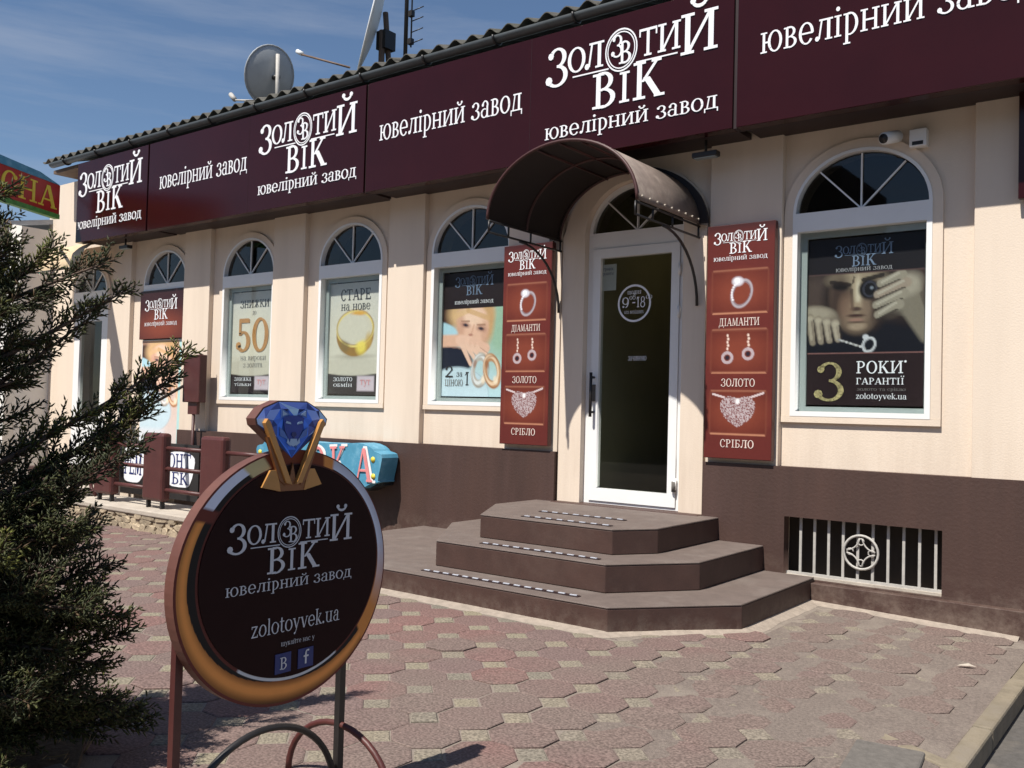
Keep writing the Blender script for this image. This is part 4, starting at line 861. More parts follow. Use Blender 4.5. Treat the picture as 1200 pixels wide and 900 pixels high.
# 4 man with loupe
def man():
    c = Canvas(104, 146, (22, 18, 22), 1.4); y = .30
    c.rect(-.1, y, 1.1, .97, (44, 33, 32)); c.ell(.08, .46, .24, .16, (84, 70, 64), .9); c.ell(.95, .40, .22, .16, (72, 56, 52), .9)
    c.ell(.50, 1.16, .85, .46, (14, 16, 28), .15); c.ell(.45, .50, .30, .31, (38, 29, 27), .3)
    c.ell(.45, .48, .235, .30, (112, 92, 78), .25); c.ell(.45, .64, .15, .15, (142, 122, 102), .6); c.ell(.44, .35, .22, .08, (168, 152, 128), .8)
    c.ell(.29, .50, .075, .20, (66, 50, 44), .9, .1, .85); c.ell(.60, .56, .07, .18, (60, 46, 42), .9, 0, .8)
    c.ell(.30, .405, .085, .035, (30, 22, 22), .7, .1); c.line(.22, .365, .385, .395, .016, (36, 26, 24), .9); c.ell(.30, .412, .05, .012, (20, 15, 16), .6)
    c.ell(.45, .46, .042, .14, (196, 180, 152), .9); c.ell(.455, .46, .020, .11, (222, 210, 184), .9); c.ell(.445, .575, .05, .03, (178, 158, 132), .8); c.line(.40, .44, .405, .58, .014, (78, 60, 52), .8)
    c.line(.42, .335, .41, .38, .008, (58, 44, 40), .8); c.ell(.44, .60, .05, .018, (84, 64, 56), .7)
    c.ell(.35, .58, .06, .10, (150, 120, 100), .9, 0, .6); c.ell(.53, .60, .04, .08, (150, 128, 108), .9, 0, .7)
    c.ell(.44, .655, .075, .012, (70, 44, 40), .7); c.ell(.44, .69, .06, .014, (170, 132, 116), .7); c.ell(.45, .745, .07, .03, (176, 156, 132), .8); c.ell(.45, .71, .09, .006, (90, 70, 60), .8)
    c.ell(.545, .44, .085, .085, (16, 13, 17), .35); c.oring(.555, .44, .055, .06, .13, (70, 72, 84), 0, .8); c.ell(.57, .43, .014, .013, (140, 152, 165), .7); c.line(.50, .36, .66, .33, .018, (28, 22, 22), .9)
    c.ell(.83, .50, .155, .155, (150, 142, 126), .3, -.5); c.line(.88, .56, 1.03, .82, .10, (142, 134, 118), 1, .075); c.ell(.86, .42, .12, .09, (182, 174, 156), .7, -.4)
    for k, (x0_, y0_, x1_, y1_) in enumerate(((.645, .40, .82, .335), (.62, .49, .86, .40), (.61, .575, .84, .49), (.625, .655, .80, .575))):
        c.line(x0_, y0_, x1_, y1_, .033, (168+8*(k == 1), 160, 142), 1, .040); c.line(x0_+.01, y0_-.010, x1_-.03, y1_-.012, .011, (206, 200, 182), .7); c.line(x0_-.01, y0_+.040, x1_-.02, y1_+.042, .008, (50, 40, 36), .9)
    c.line(.98, .50, 1.05, .70, .02, (96, 86, 76), .7); c.ell(.75, .66, .07, .03, (80, 70, 62), .8, -.3, .7)
    c.ell(.12, .70, .19, .135, (132, 120, 104), .2, .25); c.ell(.10, .62, .14, .05, (178, 168, 148), .8, .1)
    for k in range(4):
        x0_ = .035+k*.075; c.line(x0_, .66+.018*k, x0_+.028, .87-.008*k, .036, (150+6*k, 138+6*k, 120+6*k), 1, .028); c.line(x0_-.006, .68+.018*k, x0_+.016, .84, .012, (200, 190, 168), .7); c.line(x0_+.040, .68+.018*k, x0_+.062, .87, .009, (44, 34, 32), .9)
        c.ell(x0_, .665+.018*k, .03, .022, (196, 186, 164), .8)
    c.line(.29, .85, .52, .925, .008, (170, 168, 164)); 
    for k in range(5): c.ell(.32+k*.04, .86+k*.013, .010, .008, (230, 230, 230), .5)
    c.oring(.555, .90, .048, .058, .22, (190, 194, 198), .5); c.oring(.55, .895, .05, .06, .07, (240, 242, 244), .5); c.ell(.525, .835, .026, .022, (222, 226, 230), .4)
    c.rect(-.1, .965, 1.1, 1.5, (34, 20, 22)); c.rect(-.1, -.1, 1.1, y, (26, 22, 28)); c.line(-.1, .965, 1.1, .965, .004, (124, 88, 84)); c.line(-.1, y, 1.1, y, .004, (96, 74, 72))
    c.im[:, :] *= np.where((c.Y < .965)[..., None], .74, 1.0)
    c.speck(.07); return c
def ex4(t, x0, w, h):
    logo_b(x0+w*.25, h*.90, w*.50, .058, y=-.0025, depth=.002, sub=False).ob('lettering', m_bluelet, t)
    TX(t, 'ювелірний завод', .024, x0+w*.50, h*.798, m_txtg2, w*.48)
    o = text('3', .265, x0+w*.09, h*.030, m_gem, t, width=w*.27, y=-.0025, depth=.003, name='numeral')
    TX(t, "РОКИ'", .085, x0+w*.66, h*.190, m_letter, w*.42); TX(t, 'ГАРАНТІЇ', .045, x0+w*.65, h*.125, m_letter, w*.40); TX(t, 'золото та срібло', .016, x0+w*.66, h*.088, m_txtg, w*.4); TX(t, 'zolotoyvek.ua', .028, x0+w*.66, h*.040, m_letter, w*.42)
poster(-1.955, 1.28, man(), 'dark poster of a man looking through a loupe in the right window', ex4, x1=.41)
# tall door poster at the left
cw = woman(70, 150, 2.2, .12, True); cw.rect(-.1, 1.45, .62, 2.3, (222, 224, 228), soft=.1); cw.rect(.93, 0, 1.1, 2.3, (176, 214, 212))
t = thing('door_poster', 'tall poster of a woman with rings covering the doorway beside the brown box', 'poster', (-10.505, YB-.02, .32))
B().box(-.47, 0, 0, .47, .03, 1.72).ob('board', m_white, t); ob('print', cw.mesh('print', -.46, .01, .42, 1.71, -.002), m_paint, t)
TX(t, '2', .16, -.30, .37, m_txt, .14); TX(t, 'за', .06, -.16, .38, m_txtg, .10); TX(t, '1', .16, -.05, .36, m_txt, .08); TX(t, 'ціною', .08, -.2, .24, m_txtg, .3)
t = thing('header_board', 'maroon logo board with an orange glow over the tall door poster', 'sign', (-10.525, YB-.05, 2.05))
ch = Canvas(50, 34, (60, 24, 24), .68); ch.ell(.5, .52, .5, .2, (128, 60, 40), 1.3); ch.rect(-.1, -.1, 1.1, .16, (48, 22, 26), .8, .1)
B().box(-.48, 0, 0, .48, .05, .62).ob('board', m_signred, t); ob('print', ch.mesh('print', -.475, .004, .475, .616, -.0025), m_paint, t)
logo_b(-.36, .39, .72, .095, y=-.003, depth=.002).ob('lettering', m_letter, t)

# ---------------------------------------------------------------- terrace, stones, railing
ter = thing('terrace', 'low stone terrace with a pale concrete slab top beside the steps', 'terrace', (-8, 5.1, 0))
def tp(o): o.location = Vector(o.location)-Vector((-8, 5.1, 0)); return o
tp(B().box(-9.75, 4.96, .155, -5.96, 5.55, .205).ob('slab_top', m_slab, ter, bevel=.01))
tp(B().box(-9.72, 5.06, -.1, -5.97, 5.50, .154).ob('core', m_joint, ter))
stones = []
for vtx in range(6):
    bm = bmesh.new(); bmesh.ops.create_icosphere(bm, subdivisions=2, radius=.5)
    for q in bm.verts: q.co *= 1.15+.55*noise.noise(q.co*2.6+Vector((vtx*9, 0, 0))); q.co.x = max(-.40, min(.40, q.co.x))*1.15; q.co.z = max(-.36, min(.36, q.co.z))*1.2; q.co.y = max(-.34, min(.34, q.co.y))
    me = bpy.data.meshes.new('stone'); bm.to_mesh(me); bm.free(); me.materials.append(m_stone); stones.append(me)
z = .0
for row in range(3):
    x = -9.72+random.uniform(0, .08); hh = (.075, .062, .05)[row]
    while x < -6.9:
        w = random.uniform(.09, .24); o = link(bpy.data.objects.new('stone', random.choice(stones))); o.parent = ter
        o.location = (x+w/2+8, 5.03-5.1+random.uniform(-.012, .01), z+hh/2-.01); o.scale = (w*1.04, .16, hh*1.3*random.uniform(.85, 1.15)); o.rotation_euler = (0, random.uniform(-.12, .12), 0); x += w
    z += hh*.93
# railing of three box posts with pipe rails
rail = thing('railing', 'maroon metal railing of three box posts and pipe rails on the terrace', 'railing', (-8.16, 5.16, .205))
for x in (-9.09, -8.16, -7.20):
    o = B().box(-.18, -.05, .075, .18, .05, .745).ob('post', m_maroonmetal, rail, bevel=.03, loc=(x+8, 0, 0))
    for s in (-.12, .12): B().box(s-.012, -.02, 0, s+.012, .02, .08).ob('foot', m_black, o)
for z in (.60, .40, .19):
    for a, c in ((-8.915, -8.335), (-7.985, -7.375), (-7.025, -6.55)): B().tube([(a+8, 0, z), (c+8, 0, z)], .021, 8).ob('rail', m_maroonmetal, rail)
for z in (.50, .20):
    B().tube([(-9.29+8, 0, z+.1), (-9.38+8, 0, z+.06), (-9.42+8, 0, z), (-9.38+8, 0, z-.10), (-9.29+8, 0, z-.16)], .02, 8).ob('rail', m_maroonmetal, rail)
# stairwell handrail with its box panel
hr = thing('stair_handrail', 'two dark sloping handrail pipes ending at a maroon box panel on the wall', 'handrail', (-9.53, 6.36, 0))
B().box(-.165, -.05, 1.26, .165, .05, 1.82).ob('box_panel', m_maroonmetal, hr, bevel=.01)
B().slab([(-.09, -.02), (.09, -.02), (.09, .02), (-.09, .02)], 1.12, 1.262).ob('panel_neck', m_maroonmetal, hr)
B().tube([(0, 0, 1.13), (0, 0, .1)], .018, 8).ob('pole', m_canopyrim, hr)
for z in (1.74, 1.46): B().tube([(-.20, 0, z), (-.02, -1.15, z-.58)], .019, 8).ob('pipe', m_black, hr)
# dark board with blue writing behind the railing
t = thing('repair_board', 'black board with white patches and blue handwriting behind the maroon railing', 'sign', (-9.96, 6.34, .1))
B().box(-1.15, 0, 0, .60, .03, .66).ob('board', m_black, t)
def blob(cx, cz, rx, rz, seed):
    return [(cx+rx*(1+.12*math.sin(3*a+seed))*math.copysign(abs(math.cos(a))**.6, math.cos(a)), cz+rz*math.copysign(abs(math.sin(a))**.6, math.sin(a))) for a in np.linspace(0, 2*PI, 25)[:-1]]
B().prism(blob(.22, .36, .29, .21, 0), -.004, 0).ob('white_patch', m_letter, t); B().prism(blob(-.78, .36, .24, .22, 1), -.004, 0).ob('white_patch', m_letter, t)
text('ОНТ', .17, .22, .375, m_navy, t, align='c', width=.46, y=-.004, rot=.02); text('БК', .14, .24, .185, m_navy, t, align='c', width=.34, y=-.004); text('РЕМ', .26, -.78, .24, m_navy, t, align='c', width=.40, y=-.004)
# blue shop board
t = thing('blue_shop_board', 'sky blue wavy-edged board with pink letters standing out from the plinth', 'sign', (-7.2, 6.22, .55))
out = []
for a in np.linspace(0, 2*PI, 49)[:-1]:
    ca, sa = math.cos(a), math.sin(a); out.append((.93*math.copysign(abs(ca)**.42, ca)*(1+.025*math.sin(9*a)), .215*math.copysign(abs(sa)**.5, sa)+.016*math.sin(7*a)+.14))
B().prism(out, 0, .22).ob('board', m_blue, t)
B().prism([(x*.97, z*.9-.04) for x, z in out], .10, .235).ob('rear_layer', m_black, t)  # black copy of the outline set lower, painting in the board's cast shadow
for i, c in enumerate('ЛАВКА'):
    x = -.80+i*.345
    text(c, .35+.02*(i % 2), x, -.03+(-.01 if i % 2 else .01), m_white, t, width=.29, y=-.001, rot=.12*math.sin(i*2.3), depth=.004); text(c, .32+.02*(i % 2), x+.015, -.02+(-.01 if i % 2 else .01), m_pink, t, width=.235, y=-.008, rot=.12*math.sin(i*2.3), depth=.004)
for x, z in ((.83, .21), (.84, .05), (-.88, .2)): B().tube([(x, -.006, z), (x, 0, z)], .028, 12).ob('yellow_dot', m_yellow, t)
# brown block left of the railing
o = B().box(-.42, -.3, 0, .42, .3, .20).ob('parapet_block', m_plinth, bevel=.01); o.location = (-11.5, 5.9, .205); tag(o, 'low brown parapet block left of the maroon railing', 'block')
o = B().box(-.9, -.3, -.1, .6, .3, .204).ob('landing_slab', m_slab); o.location = (-11.3, 5.85, 0); tag(o, 'pale concrete landing left of the terrace below the door poster', 'landing')

# ---------------------------------------------------------------- roof things
def dish(label, c, R_, nrm, m, depth=.09, group=None):
    t = thing('satellite_dish', label, 'satellite dish', c, group='satellite dishes on the roof'); nrm = Vector(nrm).normalized(); q = nrm.to_track_quat('Z', 'Y')
    b = B(); K, n = 7, 30; v = []; f = []
    for i in range(K+1):
        r = R_*i/K; z = depth*(i/K)**2
        v += [q @ Vector((r*math.cos(2*PI*k/n), r*math.sin(2*PI*k/n)*1.08, z-depth)) for k in range(n)]
    for i in range(K):
        for k in range(n): f.append((i*n+k, i*n+(k+1) % n, (i+1)*n+(k+1) % n, (i+1)*n+k))
    b.add(v, f, True); o = b.ob('reflector', m, t); md = o.modifiers.new('s', 'SOLIDIFY'); md.thickness = .012
    B().tube([q @ Vector((R_*math.cos(2*PI*k/n), R_*math.sin(2*PI*k/n)*1.08, 0)) for k in range(n)], .010, 6, closed=True).ob('rim', m, t)
    return t, q
t, q = dish('round grey satellite dish seen from behind on the left of the roof', (-9.16, 7.0, 5.27), .33, (-.95, .10, .30), m_dish)
B().tube([(.17, -.02, .22), (.17, .0, -.62)], .024, 8).ob('mast', m_greybar, t); B().tube([(.17, .0, -.05), (.02, 0, -.03)], .03, 8).ob('clamp', m_black, t)
B().tube([(-.05, -.1, -.33), (-.62, -.05, -.20)], .012, 6).ob('feed_arm', m_greybar, t)
B().tube([(-.60, -.06, -.20), (-.74, -.02, -.10)], .030, 10).ob('receiver', m_greybar, t)
t, q = dish('tall white satellite dish seen edge on, cut by the top of the picture', (-7.40, 7.0, 5.60), .60, (-.60, -.74, .20), m_dishw, .10)
B().tube([(.16, .05, .0), (.20, .12, -.85)], .03, 8).ob('mast', m_rust, t)
B().box(.10, -.02, -.42, .24, .14, -.22).ob('clamp', m_black, t)
B().tube([(-.28, -.05, -.55), (-1.12, -.05, -.22)], .012, 6).ob('feed_arm', m_rust, t)
B().tube([(-1.10, -.05, -.22), (-1.19, -.05, -.17)], .026, 10).ob('receiver', m_dishw, t)
t = thing('antenna_mast', 'thin dark antenna mast with short rods on the roof, rising out of the picture', 'antenna', (-6.87, 7.0, 4.75))
B().tube([(0, 0, 0), (0, 0, 2.6)], .022, 8).ob('mast', m_black, t)
for z in (.40, .52, .64, .75, .88, 1.0, 1.15): B().tube([(.05, .02, z), (.20, .05, z+.03)], .006, 5).ob('rod', m_black, t)
B().tube([(.06, .02, .36), (.06, .02, 1.6)], .009, 6).ob('boom', m_black, t)
for z in (.42, .72, .98): B().box(.03, -.01, z-.03, .085, .04, z+.03).ob('junction_box', m_black, t)
o = B().tube([(0, 0, 0), (0, 0, .60)], .034, 10).ob('vent_pipe', m_rust); o.location = (-7.23, 7.0, 4.78); tag(o, 'short rusty vent pipe standing between the white dish and the antenna mast', 'pipe')
# unseen street block opposite, added to cut sky fill and darken glass reflections
t = thing('unseen_opposite_block', 'plain brown terrace added unseen across the street to cut sky fill and darken the shop glass', 'building', (-4, -15, 0))
x = -22
for w_, h_ in ((9, 7.5), (8, 9), (10, 6.8), (9, 8.4), (10, 7)):
    B().box(x, -5, -.2, x+w_-.01, 0, h_).ob('wall', m_opp, t)
    for k in range(int(w_/2.2)):
        for z in (1.0, 4.0): B().box(x+.8+k*2.2, .0, z, x+2.0+k*2.2, .03, z+1.6).ob('window', m_dark, t)
    x += w_

# ---------------------------------------------------------------- left neighbours
dv = Vector((-.4617, .887, 0))
far_ = Vector((-11.97, 5.89, 3.85)); near_ = far_-dv*1.7
t = thing('hanging_shop_sign', 'red sign with yellow letters, blue top and green bottom, behind the juniper', 'sign', near_, math.radians(117.5))
B().box(0, 0, -.19, 1.7, .06, .19).ob('red_panel', m_red, t)
B().slab([(0, -.01), (1.7, -.01), (1.7, .07), (0, .07)], -.25, -.191).ob('green_panel', m_green, t)
B().prism([(0, .191), (1.68, .191), (1.3, .27), (0, .31)], -.01, .07).ob('blue_panel', m_blue, t)
text('ВЕСНА', .28, .02, -.14, m_yellow, t, width=1.62, y=-.001, depth=.004, sides=True)
B().tube([(1.5, .1, -.2), (1.9, .7, .3)], .02, 6).ob('bracket', m_black, t); B().tube([(.3, .1, -.2), (.3, .1, -3.95)], .035, 8).ob('pole', m_black, t)
t = thing('neighbour_shop', 'white rendered low shop with grey sheet roof behind the juniper', 'building', (-16.5, 6.5, 0))
ob('wall', fill2d('wall', [[(-4, -.1), (3.05, -.1), (3.05, 3.7), (-4, 3.7)], [(-.2, .95), (1.1, .95), (1.1, 2.2), (-.2, 2.2)], [(1.55, .1), (2.35, .1), (2.35, 2.25), (1.55, 2.25)]], -.55, -.4), m_render, t)
B().box(3.0, -.4, -.1, 3.05, 1.2, 3.7).ob('side_wall', m_render, t)
o = ob('window', fill2d('window', [[(-.2, .95), (1.1, .95), (1.1, 2.2), (-.2, 2.2)], [(-.13, 1.02), (.42, 1.02), (.42, 2.13), (-.13, 2.13)], [(.48, 1.02), (1.03, 1.02), (1.03, 2.13), (.48, 2.13)]], -.5, -.43), m_white, t)
B().box(-.2, -.45, .95, 1.1, -.44, 2.2).ob('pane', m_dark, o)
o = B().box(1.55, -.5, .1, 2.35, -.44, 2.25).ob('door', m_white, t); B().box(1.68, -.51, 1.1, 2.22, -.502, 2.12).ob('pane', m_dark, o); B().box(2.24, -.53, 1.0, 2.30, -.502, 1.2).ob('handle', m_black, o)
b = B(); b.add([(-4.1, -.95, 3.60), (3.0, -.95, 3.60), (3.0, 2.2, 4.25), (-4.1, 2.2, 4.25), (-4.1, -.95, 3.67), (3.0, -.95, 3.67), (3.0, 2.2, 4.32), (-4.1, 2.2, 4.32)], [(0, 3, 2, 1), (4, 5, 6, 7), (0, 1, 5, 4), (1, 2, 6, 5), (2, 3, 7, 6), (3, 0, 4, 7)])
b.ob('roof', m_greyroof, t)
t = thing('tan_awning', 'small tan cloth awning over the far left door', 'awning', (-12.28, 6.54, 2.98))
n = 12
v = []
for i in range(n+1):
    a = PI/2*i/n
    for x in (-.55, .55): v.append((x, -.50*math.sin(a), .42*math.cos(a)))
B().add(v, [(2*i, 2*i+1, 2*i+3, 2*i+2) for i in range(n)], True).ob('cloth', m_tan, t)
B().tube([(-.55, -.5, 0), (.55, -.5, 0)], .012, 6).ob('front_bar', m_black, t)
for x in (-.55, .55): B().tube([(x, 0, 0), (x, -.5, 0)], .01, 6).ob('side_bar', m_black, t)

# ---------------------------------------------------------------- ring shaped street sign (stands at right angles to the facade)
# local x = world +y, local -y = world +x
SC, SZ = 1.860, .742
rs = thing('ring_street_sign', 'ring-shaped maroon street sign with blue diamond on top standing on two thin posts', 'sign', (-2.25, SC, 0), PI/2)
RU, RV = .402, .388
def el(rx, rz, n=72, cx=0, cz=SZ): return [(cx+rx*math.cos(2*PI*i/n), cz+rz*math.sin(2*PI*i/n)) for i in range(n)]
B().prism(el(RU, RV), 0, .042).ob('board', m_copper, rs)
# printed ring: polar grid
nr, na = 44, 220
D_ = .345; DZ_ = .325; dcx, dcz = .018, .018
V, C, F = [], [], []
cc = {k: lin(v) for k, v in dict(rim=(96, 42, 36), gold=(205, 135, 70), gold2=(214, 150, 84), gdark=(110, 50, 26), black=(16, 12, 16), silver=(205, 212, 232), silver2=(225, 230, 240), disc=(44, 22, 24), cream=(190, 176, 132), blue=(120, 175, 205)).items()}
def angd(a, b): return (a-b+180) % 360-180
for i in range(na):
    a = 360*i/na; ar = math.radians(a)
    ex, ez = RU*math.cos(ar), RV*math.sin(ar)
    ix, iz = dcx+D_*math.cos(ar), dcz+DZ_*math.sin(ar)
    for j in range(nr):
        t_ = j/(nr-1)
        V.append((ix+(ex-ix)*t_, -.0015, SZ+iz+(ez-iz)*t_))
        # t_: 0 = disc edge, 1 = outer rim
        c = cc['black']
        if t_ > .90: c = cc['rim']
        elif t_ < .10: c = cc['rim']*.8 if not 235 < a < 300 else cc['silver2']*.7
        else:
            u = (t_-.10)/.76
            if 118 < a < 143: c = cc['silver'] if u > .38 else cc['black']
            elif 108 <= a <= 118 or 66 <= a <= 72: c = cc['cream'] if a > 90 else cc['gold']
            elif 72 < a < 108: c = cc['gdark']
            elif 143 <= a < 150: c = cc['rim']
            elif a > 320 or a < 66:
                aa = a if a < 180 else a-360
                c = (cc['silver']*(1-.3*u) if u > .10 else cc['black'])
                if aa < 10: k = min(1, (10-aa)/35); c = c*(1-k)+cc['gold']*k
            else:
                w_ = max(0, 1-abs(angd(a, 262))/75)           # bottom: gold fills the band
                lo = .45*(1-w_)
                if u < lo: c = cc['black']
                else:
                    q_ = (u-lo)/(1-lo); c = cc['gold']*(.75+.45*math.sin(PI*min(1, q_*1.05)))
                    c = c*(1-.75*w_*max(0, (q_-.6)/.4))
                    if w_ > 0: c = c*(1-w_*max(0, (.35-q_)/.35)*.75)+cc['gdark']*w_*max(0, (.35-q_)/.35)*.5
        C.append(list(np.clip(c, 0, 1))+[1])
for i in range(na):
    for j in range(nr-1): F.append((i*nr+j, i*nr+j+1, ((i+1) % na)*nr+j+1, ((i+1) % na)*nr+j))
me = bpy.data.meshes.new('ring_print'); me.from_pydata(V, [], F); at = me.color_attributes.new('Col', 'FLOAT_COLOR', 'POINT'); at.data.foreach_set('color', np.array(C, np.float32).ravel())
ob('ring_print', me, m_paintdull, rs)
B().prism(el(D_-.001, DZ_-.001, cx=dcx, cz=SZ+dcz), -.004, 0, back=False).ob('face_disc', m_discm, rs)
logo_b(-.255+dcx+.0, SZ+.108, .485, .060, y=-.0045, depth=.0015).ob('lettering', m_greylet, rs)
TXT = lambda s, size, x, z, w, m, nm='lettering': text(s, size, x, z, m, rs, width=w, align='c', y=-.0045, depth=.0015, name=nm)
TXT('zolotoyvek.ua', .034, dcx+.01, SZ-.165, .345, m_greylet)
TXT("Шукайте нас у", .011, dcx+.015, SZ-.208, .13, m_greylet)
for x, s in ((-.040, 'В'), (.048, 'f')):
    x += dcx; B().prism([(x-.030, SZ-.290), (x+.030, SZ-.290), (x+.030, SZ-.230), (x-.030, SZ-.230)], -.0065, -.0045, back=False).ob('icon', m_icon, rs)
    text(s, .036 if s == 'В' else .034, x, SZ-.278, m_greylet, rs, width=.028 if s == 'В' else .024, align='c', y=-.007, depth=.0015)
# diamond
dz, dx_ = 1.10, -.012
dia = [(0, 0), (.135, .105), (.14, .125), (.107, .155), (.055, .180), (-.055, .180), (-.112, .158), (-.14, .125), (-.135, .105)]
dia = [(x+dx_, z+dz) for x, z in dia]
B().prism(dia, 0, .042).ob('gem_board', m_copper, rs)
b = B(); g = []
base = [(0, .005), (.130, .108), (.135, .124), (.104, .152), (.055, .176), (-.055, .176), (-.109, .155), (-.135, .124), (-.130, .108)]
pts2 = list(base)
r2 = random.Random(5)
from mathutils import geometry
half = [(.02, .06), (.045, .09), (.035, .13), (.075, .12), (.09, .15), (.02, .155), (.06, .07), (.025, .095), (.105, .125), (.05, .155), (.015, .03), (.09, .095), (.012, .125), (.06, .105)]
P2 = base+half+[(-x, z) for x, z in half]
tri = geometry.delaunay_2d_cdt([Vector(p) for p in P2], [], [list(range(len(base)))], 1, 1e-6)
vv = [(p.x+dx_, -.002-.004*(1 if k >= len(base) else 0)*(.4+.6*((k*37) % 5)/5), p.y+dz) for k, p in enumerate(tri[0])]
me = bpy.data.meshes.new('gem_print'); me.from_pydata(vv, [], [tuple(f) for f in tri[2]])
cols = []
for f_ in tri[2]:
    cx_ = sum(tri[0][i].x for i in f_)/len(f_); cz_ = sum(tri[0][i].y for i in f_)/len(f_)
    h_ = math.sin(abs(cx_)*310+cz_*173)*.5+.5; outer = abs(cx_) > .065 or cz_ > .145
    c = lin((62, 108, 208)) * (.4+1.3*h_) if not outer else lin((70, 100, 200))*(.2+1.6*h_)+lin((175, 200, 235))*h_*h_
    cols += [list(np.clip(c, 0, 1))+[1]]*len(f_)
at = me.color_attributes.new('Col', 'FLOAT_COLOR', 'CORNER'); at.data.foreach_set('color', np.array(cols, np.float32).ravel())
ob('gem_print', me, m_paintdull, rs)
# crest drawn in the stone: ears, brow, muzzle, eyes
def pl_(pts, m, y=-.0085, nm='gem_crest'): B().prism([(x+dx_, z+dz) for x, z in pts], y, y+.001, back=False).ob(nm, m, rs)
for s in (-1, 1):
    o_ = lambda L_: [(s*x, z) for x, z in L_][::(1 if s > 0 else -1)]
    pl_(o_([(.012, .138), (.050, .128), (.050, .158)]), m_gemmid); pl_(o_([(.026, .139), (.044, .134), (.044, .150)]), m_gempale, -.0095)
    pl_(o_([(.012, .108), (.034, .112), (.030, .119), (.014, .114)]), m_gempale, -.0105)
    pl_(o_([(.018, .060), (.052, .074), (.055, .10), (.036, .086)]), m_gemmid); pl_(o_([(.008, .040), (.026, .052), (.022, .066)]), m_gempale, -.0092)
pl_([(-.034, .09), (-.012, .052), (.012, .052), (.034, .09), (.04, .128), (.012, .135), (-.012, .135), (-.04, .128)], m_gemdeep, -.0080)
pl_([(-.010, .076), (0, .066), (.010, .076), (.007, .084), (-.007, .084)], m_navy, -.011); pl_([(-.016, .048), (0, .040), (.016, .048), (.012, .064), (-.012, .064)], m_gempale, -.0098)
# prongs and ring crown
def pr(pts, m, y0, y1, nm): B().prism([(x+dx_, z+dz) for x, z in pts], y0, y1).ob(nm, m, rs)
for s in (-1, 1):
    o_ = lambda L_: [(s*x, z) for x, z in L_][::(1 if s > 0 else -1)]
    pr(o_([(.008, -.075), (.030, -.070), (.116, .112), (.107, .125), (.097, .115)]), m_gold, -.020, -.002, 'prong')
    pr(o_([(.028, -.078), (.052, -.060), (.104, .070), (.092, .070)]), m_goldd, -.014, -.001, 'prong')
    pr(o_([(.045, -.095), (.115, -.080), (.085, -.03), (.06, -.03)]), m_gold, -.012, -.001, 'crown')
pr([(-.055, -.095), (.055, -.095), (.05, -.055), (.012, -.06), (0, -.01), (-.012, -.06), (-.05, -.055)], m_goldd, -.010, 0, 'crown')
pr([(-.04, -.06), (.04, -.06), (.07, .02), (0, -.01), (-.07, .02)], m_black, -.001, .0415, 'crown_back')
# posts and base
for x in (-.345, .272):
    B().box(x-.012, .044, -.0, x+.012, .068, .78 if x < 0 else .80).ob('post', m_maroonmetal if x < 0 else m_black, rs)
B().tube([(-.035+.29*math.cos(t), .056, .0+.27*math.sin(t)) for t in np.linspace(0, PI, 28)], .011, 8).ob('base_arch', m_black, rs)
for x in (-.345, .272): B().tube([(x, .056+.25*math.cos(t), .0+.21*math.sin(t)) for t in np.linspace(0, PI, 20)], .011, 8).ob('foot_arch', m_maroonmetal, rs)

# ---------------------------------------------------------------- juniper
TX0 = Vector((-3.42, 1.36, 0))
tree = thing('juniper_tree', 'dark green juniper with spreading branches at the left edge of the picture', 'tree', TX0)
def P3(x, y, z): return Vector((x, y, z))-TX0
trunk = [Vector((0, 0, -.05)), Vector((.01, .02, .5)), Vector((-.03, .0, 1.0)), Vector((-.06, -.03, 1.5)), Vector((-.08, -.05, 2.02))]
B().tube(trunk, .055, 10, r2=.012).ob('trunk', m_bark, tree)
def trunk_at(z):
    for a, b_ in zip(trunk, trunk[1:]):
        if a.z <= z <= b_.z: return a.lerp(b_, (z-a.z)/(b_.z-a.z))
    return trunk[-1]
seg_s, seg_d, seg_l, seg_r, seg_c = [], [], [], [], []
def rv(): return Vector((random.gauss(0, 1), random.gauss(0, 1), random.gauss(0, 1))).normalized()
def leafy(p0, d, ln, dens=1.0, tone=1):
    """one feathery twig: a spine with short scale-leaf shoots all round"""
    d = d.normalized(); n = max(3, int(ln/.0080*dens)); p = p0.copy(); side = rv(); side = (side-d*side.dot(d)).normalized(); tw = d.cross(side)
    curve = rv()*.25+Vector((0, 0, .12))
    for i in range(n):
        t_ = i/n; dd = (d+curve*t_).normalized(); p = p+dd*ln/n
        a = i*2.4+random.random(); out = side*math.cos(a)+tw*math.sin(a)
        sd = (dd*.95+out*.75+rv()*.25).normalized(); l_ = (.042-.020*t_)*random.uniform(.7, 1.35)
        seg_s.append(p.copy()); seg_d.append(sd); seg_l.append(l_); seg_r.append(.0040); 
        k = random.random()*.7+.3*t_; br = random.random() < .06; seg_c.append((.10, .065, .035) if br else (.020+.055*k*tone, .026+.052*k*tone, .012+.015*k))
        if random.random() < .55:
            q_ = p+sd*l_*.45; s2 = (sd+rv()*.7).normalized(); seg_s.append(q_); seg_d.append(s2); seg_l.append(l_*.6); seg_r.append(.0036); seg_c.append((.030+.055*k*tone, .038+.060*k*tone, .015+.014*k))
    seg_s.append(p0.copy()); seg_d.append(d); seg_l.append(ln); seg_r.append(.0035); seg_c.append((.075, .05, .03))
